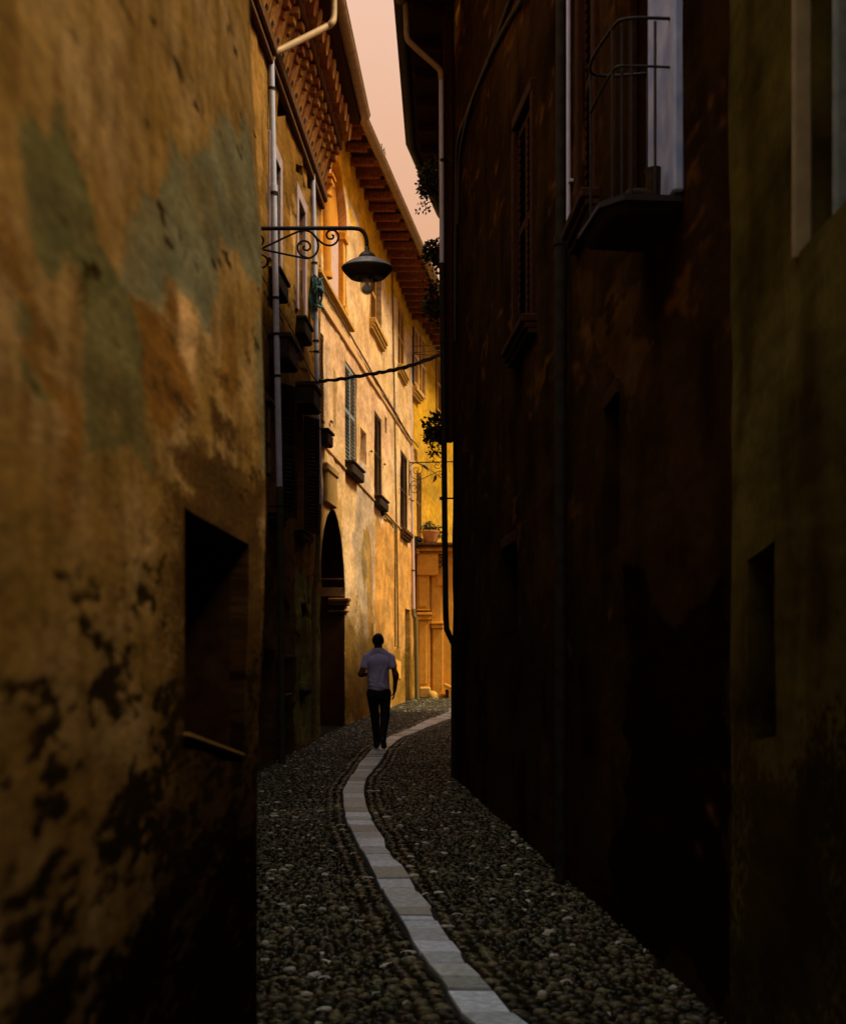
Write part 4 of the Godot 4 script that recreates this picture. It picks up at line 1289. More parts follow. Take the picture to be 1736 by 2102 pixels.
func portal() -> void:
	var t := thing("stone_portal", "orange stuccoed portal with stepped pilasters and a flat cornice at the end of the lane", "portal", Vector3.ZERO)
	var d := 46.2
	var g := Geo.new()
	block(g, 853, 1113, 990, 1440, d + 0.35, 0.6, 0.0)
	part("wall", g, M.portal, t)
	g = Geo.new()
	block(g, 850.5, 1113.5, 985, 1119, d - 0.25, 1.1)
	block(g, 851.5, 1119.4, 984, 1122.5, d - 0.15, 0.9)
	part("cornice", g, M.cornice_dark, t)
	g = Geo.new()
	block(g, 852.5, 1123, 983, 1131, d + 0.02, 0.7)
	block(g, 854, 1134, 908, 1136.5, d + 0.12, 0.5)
	part("frieze", g, M.portal, t)
	g = Geo.new()
	block(g, 853, 1131, 861, 1137, d - 0.05, 0.5)
	block(g, 853, 1126, 862.5, 1130.6, d - 0.08, 0.5)
	part("capital", g, M.portal, t)
	g = Geo.new()
	block(g, 855.5, 1137, 899.5, 1181, d + 0.05, 0.4)
	part("impost_block", g, M.portal, t)
	g = Geo.new()
	block(g, 855, 1181.3, 881, 1250, d + 0.13, 0.4)
	block(g, 859, 1186, 874, 1246, d + 0.09, 0.1)
	block(g, 855.5, 1273, 882, 1412, d + 0.13, 0.4)
	block(g, 860, 1278, 876, 1404, d + 0.09, 0.1)
	part("pilaster", g, M.portal, t)
	g = Geo.new()
	block(g, 855, 1250, 883, 1253.5, d + 0.06, 0.4)
	block(g, 854.6, 1257, 886, 1263, d - 0.02, 0.5)
	block(g, 855, 1263.3, 884, 1272.6, d + 0.05, 0.4)
	part("capital", g, M.portal, t)
	g = Geo.new()
	block(g, 859.5, 1410, 884, 1434, d - 0.05, 0.5, 0.05)
	part("base_block", g, M.ochre_stone, t)
	g = Geo.new()
	block(g, 883.5, 1276, 911, 1281.5, d + 0.1, 0.4)
	block(g, 884.5, 1281.8, 910, 1290, d + 0.16, 0.4)
	part("capital", g, M.portal, t)
	g = Geo.new()
	block(g, 887.5, 1290.3, 909, 1426, d + 0.22, 0.3)
	part("pilaster", g, M.portal, t)
	g = Geo.new()
	block(g, 885, 1181.3, 906, 1276, d + 0.28, 0.3)
	block(g, 897, 1186, 912, 1203, d + 0.24, 0.3)
	part("pilaster", g, M.portal, t)
	g = Geo.new()
	block(g, 899, 1424, 914, 1436, d - 0.02, 0.5, 0.05)
	part("base_block", g, M.portal, t)
	# rounded kerb stone against the foot
	g = Geo.new()
	var c := ray(893.5, 1430, d - 0.15)
	g.lathe(Transform3D(Basis.IDENTITY.rotated(Vector3.BACK, 0.5), c - Vector3.UP * 0.14), [Vector2(0.2, 0.0), Vector2(0.19, 0.15), Vector2(0.14, 0.27), Vector2(0.07, 0.34), Vector2(0.0, 0.36)], 12)
	part("guard_stone", g, M.ochre_stone, t)
	# scrolled ornament beside the block
	g = Geo.new()
	var sp := []
	for i in 20:
		var a := i * 0.42
		var rr := 0.17 * (1.0 - i / 24.0)
		sp.append(ray(905, 1147, d + 0.2) + Vector3(cos(a) * rr, sin(a) * rr, 0))
	g.tube(sp, 0.03, 6)
	sp = []
	for i in 14:
		var a := PI + i * 0.45
		var rr := 0.11 * (1.0 - i / 17.0)
		sp.append(ray(903, 1158, d + 0.2) + Vector3(cos(a) * rr, sin(a) * rr, 0))
	g.tube(sp, 0.025, 6)
	part("scroll_ornament", g, M.cornice_dark, t)
	# bench stone at the right
	var b := thing("stone_bench", "low stone bench with a sloping top at the foot of the far yellow wall", "bench", Vector3.ZERO)
	g = Geo.new()
	g.bar(ray(911, 1405, d - 0.1), ray(940, 1419, d - 0.1), Vector3.UP, 0.1, 0.5, 0.02)
	part("seat", g, M.portal, b)
	g = Geo.new()
	block(g, 914, 1416, 921, 1434, d - 0.2, 0.4)
	part("leg", g, M.cornice_dark, b)
	g = Geo.new()
	block(g, 930, 1420, 938, 1434, d - 0.2, 0.4)
	part("leg", g, M.cornice_dark, b)

# ------------------------------------------------------------------ right: the dark red house
func red_house() -> void:
	var w: Dictionary = W.red
	var house := thing("dark_red_house", "tall dark red house with louvred shutters, a small iron balcony and deep eaves", "house")
	var r := Rect2(-0.2, -0.3, 12.8, 10.0)
	var patches := [
		{"poly": poly_on(w, [[929, -40], [943, -40], [943, 60], [936, 110], [929, 130]]), "col": lin(0.62, 0.42, 0.1), "rag": 0.05},  # sunlit sliver at the wall top, painted in as bright ochre
		{"poly": poly_on(w, [[1250, 600], [1300, 640], [1330, 760], [1290, 800], [1240, 720], [1200, 640]]), "col": lin(0.07, 0.032, 0.007), "rag": 0.2, "amt": 0.6},
		{"poly": poly_on(w, [[1180, 560], [1210, 560], [1210, 640], [1190, 660]]), "col": lin(0.07, 0.036, 0.01), "rag": 0.1, "amt": 0.6},
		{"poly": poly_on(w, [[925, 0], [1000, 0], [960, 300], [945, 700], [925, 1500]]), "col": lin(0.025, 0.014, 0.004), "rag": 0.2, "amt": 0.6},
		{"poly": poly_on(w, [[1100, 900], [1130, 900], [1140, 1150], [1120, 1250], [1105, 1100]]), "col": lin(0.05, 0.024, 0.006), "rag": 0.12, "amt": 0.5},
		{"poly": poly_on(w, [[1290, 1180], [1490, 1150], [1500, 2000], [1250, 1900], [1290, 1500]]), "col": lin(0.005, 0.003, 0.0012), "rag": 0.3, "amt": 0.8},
	]
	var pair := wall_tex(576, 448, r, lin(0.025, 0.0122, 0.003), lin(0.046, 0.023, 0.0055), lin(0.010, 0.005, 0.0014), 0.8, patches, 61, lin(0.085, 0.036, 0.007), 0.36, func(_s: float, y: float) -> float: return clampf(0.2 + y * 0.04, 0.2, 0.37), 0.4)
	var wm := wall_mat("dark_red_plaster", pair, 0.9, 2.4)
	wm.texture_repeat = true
	var s1h := opening(w, 1060, 268, 716, 1095, 192, 652, 0.16)
	var s2h := opening(w, 1195, -75, 468, 1223, -150, 398, 0.14)
	var vent := opening(w, 1242, 846, 1140, 1270, 808, 1118, 0.3)
	var niche := opening(w, 1031, 1130, 1317, 1061, 1110, 1296, 0.35)
	var bdoor := opening(w, 1263, -100, 404, 1344, -180, 398, 0.2)
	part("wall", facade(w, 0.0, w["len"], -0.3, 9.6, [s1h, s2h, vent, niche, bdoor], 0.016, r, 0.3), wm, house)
	body(w, 0.0, w["len"] - 0.02, 9.6, 6.0, wm, house)
	for o in [vent, niche]: infill(w, o, "small_window", M.dark, house)
	for o in [s1h, s2h]: infill(w, o, "window", M.pane, house)
	infill(w, bdoor, "balcony_door", M.wood_red, house)
	for o in [s1h, s2h]:
		two_leaves(w, o, -0.03, 26, M.wood_red, M.wood_red, house)
		var fr := Geo.new()
		var e := 0.05
		fr.bar(at(w, o.s0 - e, head(o, o.s0) + 0.06, 0.012), at(w, o.s1 + e, head(o, o.s1) + 0.06, 0.012), Vector3.UP, 0.1, 0.05, 0.008)
		fr.bar(at(w, o.s0 - e, foot(o, o.s0), 0.012), at(w, o.s0 - e, head(o, o.s0), 0.012), along(w), 0.09, 0.045, 0.008)
		fr.bar(at(w, o.s1 + e, foot(o, o.s1), 0.012), at(w, o.s1 + e, head(o, o.s1), 0.012), along(w), 0.09, 0.045, 0.008)
		part("window_frame", fr, M.wood_red, house)
		sill(w, o.s0 - 0.12, o.s1 + 0.12, foot(o, o.s0) + 0.01, foot(o, o.s1) + 0.01, 0.12, 0.16, M.wood_red, house)
	for o in [vent, niche]:
		var q := Geo.new()
		q.bar(at(w, o.s0, head(o, o.s0) + 0.05, 0.0), at(w, o.s1, head(o, o.s1) + 0.05, 0.0), Vector3.UP, 0.1, 0.04, 0.008)
		part("lintel", q, M.wood_red, house)
	# door jamb boards and the pale panel at the balcony
	var g := Geo.new()
	for x in [1262.0, 1304.0, 1343.0]:
		var p := sy(w, x, 300, 0.0)
		g.bar(at(w, p.x, 3.8, -0.1), at(w, p.x, 5.9, -0.1), along(w), 0.07, 0.06, 0.01)
	part("door_frame", g, M.wood_red, house)
	g = Geo.new()
	var pa := sy(w, 1346, 390); var pb := sy(w, 1402, 390)
	g.bar(at(w, (pa.x + pb.x) * 0.5, 3.78, 0.02), at(w, (pa.x + pb.x) * 0.5, 6.0, 0.02), along(w), absf(pa.x - pb.x), 0.05, 0.01)
	part("pale_door_leaf", g, grained("pale_blue_paint", lin(0.15, 0.25, 0.48), lin(0.42, 0.5, 0.66), 0.4, 1.1, 0.1, "relief"), house)
	# balcony: slab with a moulded edge, rail, bars
	var nr := at(w, dcol(w, 6.93), 0, 0.0); var fr_ := at(w, dcol(w, 7.62), 0, 0.0)
	nr.y = 0; fr_.y = 0
	var outw := nrm(w) * 0.33
	var rd := func(h: float, k: float) -> Array: # outline at height h, k metres proud
		var o := nrm(w) * (0.33 + k)
		var al := along(w)
		return [nr - al * k + Vector3.UP * h, nr - al * k + o * 0.75 + Vector3.UP * h, nr + o + al * 0.09 + Vector3.UP * h, fr_ + o - al * 0.06 + Vector3.UP * h, fr_ + al * k + Vector3.UP * h]
	g = Geo.new()
	var layers := [[3.765, 0.045], [3.735, 0.05], [3.73, 0.025], [3.71, 0.012], [3.695, 0.0], [3.685, -0.02]]
	for i in layers.size():
		var a: Array = rd.call(layers[i][0], layers[i][1])
		if i < layers.size() - 1:
			var b: Array = rd.call(layers[i + 1][0], layers[i + 1][1])
			for k in 4:
				g.quad(a[k], a[k + 1], b[k + 1], b[k], (a[k] + a[k + 1]) * 0.5 - (nr + fr_) * 0.5 - Vector3.UP * a[k].y)
		if i == 0 or i == layers.size() - 1:
			for k in 3:
				g.flat(a[0], a[k + 1], a[k + 2] if k < 3 else a[0], Vector3.UP if i == 0 else Vector3.DOWN)
	part("balcony_slab", g, M.soot, house)
	g = Geo.new()
	var railpts: Array = rd.call(4.63, -0.02)
	var mid_: Array = rd.call(4.4, -0.02)
	var low_: Array = rd.call(3.765, -0.02)
	g.tube(smooth([railpts[0] + Vector3.UP * 0.005, railpts[1], railpts[2] - Vector3.UP * 0.02, railpts[3] - Vector3.UP * 0.02, railpts[4]], 6), 0.009, 8)
	var rail := part("railing", g, M.iron, house)
	g = Geo.new()
	g.tube(smooth([mid_[0], mid_[1], mid_[2], mid_[3]], 6), 0.007, 8)
	part("middle_rail", g, M.iron, rail)
	for k in 5:
		var b := Geo.new()
		b.tube([low_[k], railpts[k] - Vector3.UP * 0.01], 0.007, 8)
		part("bar", b, M.iron, rail)
	for k in [0, 1]:
		var t := 0.5
		var b := Geo.new()
		b.tube([low_[k].lerp(low_[k + 1], t), railpts[k].lerp(railpts[k + 1], t) - Vector3.UP * 0.01], 0.007, 8)
		part("bar", b, M.iron, rail)
	# a boot-shaped pot left on the slab
	var bo := thing("boot", "dark boot left on the near corner of the small iron balcony", "boot", nr + nrm(w) * 0.11 + along(w) * 0.1 + Vector3.UP * 3.767)
	g = Geo.new()
	g.tube([Vector3(0, 0.0, 0), Vector3(0, 0.05, 0), Vector3(0.005, 0.13, 0), Vector3(0.0, 0.17, 0)], [0.035, 0.04, 0.036, 0.042], 10)
	g.tube([Vector3(0.0, 0.03, 0.0), Vector3(-0.06, 0.032, 0.02), Vector3(-0.12, 0.028, 0.04), Vector3(-0.14, 0.024, 0.045)], [0.036, 0.036, 0.03, 0.016], 10)
	part("shaft", g, M.wood_black, bo)
	g = Geo.new()
	g.bar(Vector3(0.03, 0.006, -0.005), Vector3(-0.145, 0.006, 0.047), Vector3.UP, 0.012, 0.07, 0.003)
	part("sole", g, M.iron, bo)
	# the two cables and the crack-like conduit on the wall
	for e in [[[1081, -20], [1013, 99], [957, 238], [940, 300], [936, 420], [934, 700]], [[1054, -20], [1008, 110], [975, 190], [955, 262], [944, 330], [940, 460]]]:
		g = Geo.new()
		var pts := []
		for p in e: pts.append(seen(w, p[0], p[1], 0.03))
		g.tube(smooth(pts, 5), 0.024, 6)
		part("wall_cable", g, M.iron, house)
	# drain recess with a dark pipe and a pale conduit
	var dk := 0.07
	g = Geo.new()
	var c0 := sy(w, 1151, 500, dk)
	g.tube([at(w, c0.x, 9.3, dk), at(w, c0.x, 4.4, dk)], 0.036, 14)
	g.tube([at(w, c0.x, 4.42, dk), at(w, c0.x, 0.02, dk)], 0.042, 14)
	g.tube([at(w, c0.x, 4.4, dk), at(w, c0.x, 4.34, dk)], 0.05, 14)
	part("dark_drainpipe", g, M.black_pipe, house)
	g = Geo.new()
	var c1 := sy(w, 1166.5, 300, 0.03)
	g.tube([at(w, c1.x, 9.3, 0.03), at(w, c1.x, 4.42, 0.03)], 0.016, 8)
	for y in [6.3, 4.75, 7.5]:
		g.bar(at(w, c1.x - 0.05, y, 0.02), at(w, c1.x + 0.4, y, 0.02), Vector3.UP, 0.02, 0.03)
	part("pale_conduit", g, M.zinc, house)
	# the far face of the house, turning with the lane
	var w3 := plane(Vector2(0.56, 22.7), Vector2(1.3, 26.8), Vector2(-1, 0))
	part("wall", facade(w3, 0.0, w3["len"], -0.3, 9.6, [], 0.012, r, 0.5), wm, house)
	body(w3, 0.02, w3["len"], 9.6, 4.0, wm, house)
	g = Geo.new()
	block(g, 909.5, -70, 931, 905, 17.72, 0.2, 0.02)
	part("corner_pier", g, M.wood_red, house)
	var w2 := plane(Vector2(0.385, 17.92), Vector2(0.56, 22.7), Vector2(-1, 0))
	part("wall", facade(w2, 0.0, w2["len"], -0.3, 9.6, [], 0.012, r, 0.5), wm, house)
	body(w2, 0.02, w2["len"], 9.6, 5.0, wm, house)
	# eaves
	g = Geo.new()
	var wl := [at(w, dcol(w, 11.0), 9.5, -0.1), at(w, w["len"], 9.5, -0.1), at(w2, w2["len"], 9.5, -0.1), Vector3(1.3, 9.5, -26.4)]
	var el := [Vector3(0.25, 9.5, -11.0), Vector3(-0.25, 9.5, -17.6), Vector3(-0.16, 9.5, -22.7), Vector3(0.36, 9.5, -26.4)]
	for i in 3:
		g.quad(wl[i], wl[i + 1], el[i + 1], el[i], Vector3.DOWN)
		var u := Vector3.UP * 0.14
		g.quad(wl[i] + u * 2.0, wl[i + 1] + u * 2.0, el[i + 1] + u, el[i] + u, Vector3.UP)
		g.quad(el[i], el[i + 1], el[i + 1] + u, el[i] + u, Vector3.LEFT)
	g.quad(wl[3], el[3], el[3] + Vector3.UP * 0.14, wl[3] + Vector3.UP * 0.28, Vector3.FORWARD)
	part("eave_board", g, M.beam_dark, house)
	for i in 15:
		var t := i / 15.0
		var s := int(t * 3.0)
		var f := t * 3.0 - s
		g = Geo.new()
		g.bar(wl[s].lerp(wl[s + 1], f) - Vector3.UP * 0.06, el[s].lerp(el[s + 1], f) - Vector3.UP * 0.05 + (wl[s] - el[s]).normalized() * 0.1, Vector3.UP, 0.13, 0.11, 0.015)
		part("rafter", g, M.beam_dark, house)
	for i in 3:
		gutter(el[i] + Vector3(-0.02, 0.04, 0), el[i + 1] + Vector3(-0.02, 0.04, 0), 0.08, M.black_pipe if i else M.olive_pipe, house, 1.4)

# ------------------------------------------------------------------ right: the near olive house
func olive_house() -> void:
	var w: Dictionary = W.olive
	var house := thing("olive_house", "nearest house on the right, streaked olive plaster with a narrow dark window slot", "house")
	var r := Rect2(6.0, -0.2, 4.7, 5.0)
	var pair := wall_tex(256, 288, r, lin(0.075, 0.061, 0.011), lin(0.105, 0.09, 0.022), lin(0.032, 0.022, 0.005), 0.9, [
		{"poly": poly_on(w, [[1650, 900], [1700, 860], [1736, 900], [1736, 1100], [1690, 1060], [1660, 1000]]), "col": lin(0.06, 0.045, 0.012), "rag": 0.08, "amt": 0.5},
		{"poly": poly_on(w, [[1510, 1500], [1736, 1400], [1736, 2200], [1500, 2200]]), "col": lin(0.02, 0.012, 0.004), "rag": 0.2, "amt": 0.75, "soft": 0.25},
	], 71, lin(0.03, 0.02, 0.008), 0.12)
	var wm := wall_mat("olive_plaster", pair, 0.93, 1.0)
	wm.texture_repeat = true
	var slot := opening(w, 1536, 1150, 1524, 1590, 1110, 1511, 0.28)
	var big := {"s0": 10.58 - (5.58 - 3.2), "s1": 10.58 - (5.58 - 4.6), "h0": 4.1, "h1": 4.1, "l0": 2.86, "l1": 2.86, "depth": 0.16, "arch": 0.0}
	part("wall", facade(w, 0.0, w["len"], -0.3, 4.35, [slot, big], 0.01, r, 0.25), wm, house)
	body(w, 0.0, w["len"], 4.35, 5.0, wm, house)
	infill(w, slot, "small_window", M.dark, house)
	infill(w, big, "window", M.pane, house)
	var g := Geo.new()
	g.bar(at(w, big.s1 + 0.005, 2.84, -0.02), at(w, big.s1 + 0.005, 4.16, -0.02), along(w), 0.034, 0.06, 0.008)
	part("window_frame", g, grained("pale_frame", lin(0.2, 0.17, 0.09), lin(0.3, 0.26, 0.15), 0.7, 2.0, 0.1, "relief"), house)
	g = Geo.new()
	g.quad(at(w, big.s0, 2.87, -0.13), at(w, big.s1, 2.87, -0.13), at(w, big.s1, 4.1, -0.13), at(w, big.s0, 4.1, -0.13), nrm(w))
	part("blind_or_reflection", g, grained("olive_blind", lin(0.08, 0.07, 0.012), lin(0.12, 0.1, 0.02), 0.9, 1.0, 0.1, "relief"), house)  # flat olive sheet paints the greenish reflection in the glass; no blind hangs here
	g = Geo.new()
	g.bar(at(w, big.s1 - 0.16, 2.88, -0.1), at(w, big.s1 - 0.16, 4.1, -0.1), along(w), 0.05, 0.05, 0.008)
	g.bar(at(w, big.s1 - 0.7, 2.88, -0.1), at(w, big.s1 - 0.7, 4.1, -0.1), along(w), 0.06, 0.05, 0.008)
	g.bar(at(w, big.s0, 2.9, -0.1), at(w, big.s1, 2.9, -0.1), Vector3.UP, 0.06, 0.05, 0.008)
	part("sash", g, M.wood_teal, house)

# ------------------------------------------------------------------ houses out of view; the low one is raised to shade the peach facade
func hidden_houses() -> void:
	var w: Dictionary = W.link
	var a := thing("ochre_rear_house", "ochre house set back behind the nearest wall, carrying the street lamp", "house")
	var wm := grained("plain_ochre", lin(0.3, 0.17, 0.05), lin(0.42, 0.25, 0.08), 0.95, 0.5, 0.8, "relief")
	part("wall", facade(w, 0.0, w["len"], -0.3, 6.2, [], 0.012, Rect2(0, 0, 4, 4), 0.6), wm, a)
	body(w, 0.0, w["len"], 6.2, 4.0, wm, a)
	w = W.low
	var b := thing("shade_house", "unseen house past the dark red one, raised to shade the foot of the peach house", "house")
	var wm2 := grained("low_plaster", lin(0.3, 0.15, 0.04), lin(0.42, 0.22, 0.06), 0.95, 0.5, 0.8, "relief")
	part("wall", facade(w, 0.0, w["len"], -0.3, 6.3, [], 0.012, Rect2(0, 0, 4, 4), 0.8), wm2, b)
	body(w, 0.0, w["len"], 6.3, 5.0, wm2, b)

# ------------------------------------------------------------------ drainpipes that stand free of the walls
func drainpipes() -> void:
	var w: Dictionary = W.brown
	var n := nrm(w)
	var t := thing("drainpipe", "blue-grey drainpipe on the brown house, with a long slanting elbow from its gutter", "drainpipe", Vector3.ZERO)
	var top := ray(556.5, 116, 19.8); var bot := ray(576.5, 1150, 19.8)
	var foot_ := Vector3(bot.x + 0.02, 0.0, bot.z)
	var low := top.lerp(bot, 0.86)
	pipe([top, low], 0.043, M.zinc, t)
	pipe([low + Vector3.UP * 0.04, bot, foot_], 0.048, M.foot_pipe, t, "pipe_foot")  # lower length of the same pipe in a darker olive
	pipe(smooth([ray(684, -30, 21.2), ray(685, 30, 21.1), ray(680, 48, 21.0), ray(660, 60, 20.9), ray(585, 98, 20.0), ray(562, 110, 19.83), ray(557, 122, 19.8)], 5), 0.05, M.zinc_warm, t, "elbow")
	for y in [182, 398, 612, 686, 772, 1040]:
		var k: float = (y - 116.0) / (1150.0 - 116.0)
		clamp_ring(top.lerp(bot, k), 0.043, n, M.black_pipe, t)
	clamp_ring(top.lerp(bot, 0.262), 0.047, n, M.zinc, t, 0.09)
	t = thing("drainpipe", "blue-grey drainpipe where the brown and peach houses meet, dark cables tied to it", "drainpipe", Vector3.ZERO)
	top = ray(641.5, 335, 24.7); bot = ray(655.5, 1012, 24.7)
	pipe([top, bot], 0.041, M.zinc, t)
	pipe([bot, ray(656, 1036, 24.7)], 0.05, M.zinc, t, "collar")
	pipe([ray(656, 1030, 24.7), ray(650, 1175, 24.7), ray(645, 1215, 24.7), ray(644, 1515, 24.7)], 0.041, M.olive_pipe, t)
	clamp_ring(ray(650, 1180, 24.7), 0.05, n, M.olive_pipe, t, 0.12)
	for y in [540, 700, 722, 786, 880]:
		clamp_ring(top.lerp(bot, (y - 335.0) / (1012.0 - 335.0)), 0.041, n, M.black_pipe, t)
	w = W.peach
	n = nrm(w)
	t = thing("drainpipe", "pinkish drainpipe between the peach and the yellow house, its iron foot olive", "drainpipe", Vector3.ZERO)
	var d := 45.2
	pipe(smooth([ray(874, 612, d - 0.4), ray(870, 620, d - 0.3), ray(858, 627, d - 0.1), ray(843, 634, d), ray(839.5, 642, d), ray(839.8, 660, d)], 5), 0.058, M.zinc_warm, t, "elbow")
	pipe([ray(839.8, 658, d), ray(848.5, 1254, d)], 0.058, M.pink_pipe, t)
	pipe(smooth([ray(848.5, 1250, d), ray(849, 1262, d), ray(852, 1270, d), ray(853, 1280, d), ray(855.5, 1434, d)], 4), 0.07, M.olive_pipe, t, "pipe_foot")
	for y in [690, 905, 1028, 1171]:
		clamp_ring(ray(839.8 + 8.7 * (y - 658.0) / 596.0, y, d), 0.058, n, M.black_pipe, t)
	t = thing("drainpipe", "dark drainpipe down the corner of the dark red house, kinked near its foot", "drainpipe", Vector3.ZERO)
	d = 17.62
	pipe(smooth([ray(832, -6, d), ray(834, 50, d), ray(836, 78, d), ray(846, 92, d), ray(893, 134, d), ray(904, 147, d), ray(905.5, 165, d)], 5), 0.036, M.zinc_warm, t, "elbow")
	pipe([ray(905.5, 160, d), ray(907, 545, d)], 0.03, M.zinc, t)
	pipe(smooth([ray(907, 540, d), ray(910, 800, d), ray(914, 1200, d), ray(916, 1282, d), ray(919, 1297, d), ray(928, 1318, d + 0.1), ray(931, 1340, d + 0.1), ray(931, 1600, d + 0.1)], 5), 0.035, M.black_pipe, t)
	for y in [330, 700, 1023]:
		clamp_ring(ray(909.5, y, d), 0.036, Vector3(-1, 0, 0), M.black_pipe, t)
	# torn blue-green net wrapped round the second pipe
	var b := thing("net_bundle", "tangled dark teal net tied round the drainpipe beneath the arch", "net", Vector3.ZERO)
	var g := Geo.new()
	var c := ray(649, 598, 24.62)
	for i in 16:
		var pts := []
		var ph := rng.randf() * TAU
		for k in 9:
			var a := ph + k * rng.randf_range(0.5, 0.9)
			var rr := rng.randf_range(0.03, 0.11)
			pts.append(c + Vector3(cos(a) * rr + 0.05 * (k / 8.0 if i % 3 == 0 else 0.0), rng.randf_range(-0.17, 0.17) - 0.02 * k * (1 if i % 2 else -1), sin(a) * rr * 0.8))
		g.tube(smooth(pts, 3), rng.randf_range(0.008, 0.022), 5)
	part("cords", g, M.teal, b)
	g = Geo.new()
	g.tube(smooth([c + Vector3(-0.09, 0.02, 0), c + Vector3(-0.1, -0.12, 0.02), c + Vector3(-0.07, -0.3, 0.01), c + Vector3(-0.06, -0.5, 0)], 4), [0.03, 0.04, 0.045, 0.05, 0.05, 0.05, 0.045, 0.04, 0.035, 0.03, 0.02, 0.015, 0.01], 6)
	g.tube(smooth([c + Vector3(0.02, 0.05, 0.05), c + Vector3(0.09, 0.02, 0.06), c + Vector3(0.13, -0.05, 0.05)], 4), [0.02, 0.03, 0.035, 0.04, 0.04, 0.04, 0.035, 0.03, 0.01], 6)
	part("folds", g, M.teal, b)

# ------------------------------------------------------------------ the lamp on its scrolled arm
func curve_at(pts: Array, d: float, fx, per := 6) -> Array:
	var o := []
	for p in pts:
		var q: Vector2 = fx.call(p[0], p[1])
		o.append(ray(q.x, q.y, d))
	return smooth(o, per)

func street_lamp() -> void:
	var d := 12.9
	var fx := func(x: float, y: float) -> Vector2: return Vector2(517.4 + 0.24598 * x, 443.4 + 0.24598 * y)
	var t := thing("street_lamp", "black street lamp with a wide enamel shade hanging from a scrolled iron arm", "lamp", Vector3.ZERO)
	var g := Geo.new()
	var rod := [ray(525, 469, d), ray(640, 468.5, d), ray(722, 468.5, d)]
	rod += curve_at([[862, 104], [900, 112], [932, 138], [950, 180], [957, 230], [962, 300]], d, fx, 4)
	g.tube(rod, 0.0185, 10)
	part("arm", g, M.iron, t)
	g = Geo.new()
	g.bar(ray(527, 452, d), ray(527, 562, d), Vector3.RIGHT, 0.03, 0.05, 0.004)
	part("wall_plate", g, M.iron, t)
	for s in [
		[[92, 266], [180, 225], [290, 172], [390, 130], [450, 122], [500, 142], [545, 190], [600, 235], [660, 245], [705, 218], [722, 165], [695, 125], [650, 120], [622, 150], [634, 186], [668, 190], [681, 167], [664, 157]],
		[[92, 280], [200, 303], [390, 342], [470, 352], [525, 325], [552, 262], [540, 195], [505, 148]],
		[[470, 350], [415, 330], [383, 285], [385, 238], [425, 207], [470, 220], [487, 258], [468, 285], [436, 280], [428, 258], [444, 252]],
		[[60, 270], [92, 272]],
		[[42, 250], [70, 246], [90, 225], [95, 195], [80, 170], [55, 165]],
		[[42, 310], [80, 322], [118, 345], [130, 378], [117, 415], [85, 430], [70, 405], [88, 382]],
	]:
		g = Geo.new()
		g.tube(curve_at(s, d, fx), 0.0095, 8)
		part("scroll", g, M.iron, t)
	var c := ray(753.5, 520, d)
	var s := d / F
	var prof := func(a: Array) -> Array:
		var o := []
		for p in a: o.append(Vector2(p[0] * s, (520.0 - p[1]) * s))
		return o
	g = Geo.new()
	g.lathe(Transform3D(Basis.IDENTITY, c), prof.call([[0, 506], [5, 507], [5, 514], [8, 517], [13, 520], [17, 525], [18, 529], [16, 530]]), 28)
	part("cap", g, M.lamp_low, t)
	g = Geo.new()
	g.lathe(Transform3D(Basis.IDENTITY, c), prof.call([[15, 529], [24, 531.5], [36, 537], [46, 543], [51, 547], [52.5, 549.5]]), 40)
	part("shade", g, M.lamp_top, t)
	g = Geo.new()
	g.lathe(Transform3D(Basis.IDENTITY, c), prof.call([[52.5, 549.5], [52.8, 551.5], [51.5, 554], [47, 560], [40, 567], [36, 571], [34, 572], [20, 572.4], [15, 570]]), 40)
	part("reflector_bowl", g, M.lamp_low, t)
	g = Geo.new()
	g.lathe(Transform3D(Basis.IDENTITY, c), prof.call([[14.2, 570], [14.3, 580], [14.2, 590], [13, 597], [9.5, 602], [5, 604.5], [0, 605.2]]), 28)
	part("globe", g, M.glass, t)
	g = Geo.new()
	g.lathe(Transform3D(Basis.IDENTITY, c), prof.call([[3, 570], [3, 580], [4, 584], [9.5, 589], [11.5, 594], [9.5, 599.5], [5, 602.2], [0, 603]]), 20)
	part("bulb", g, M.bulb, t)

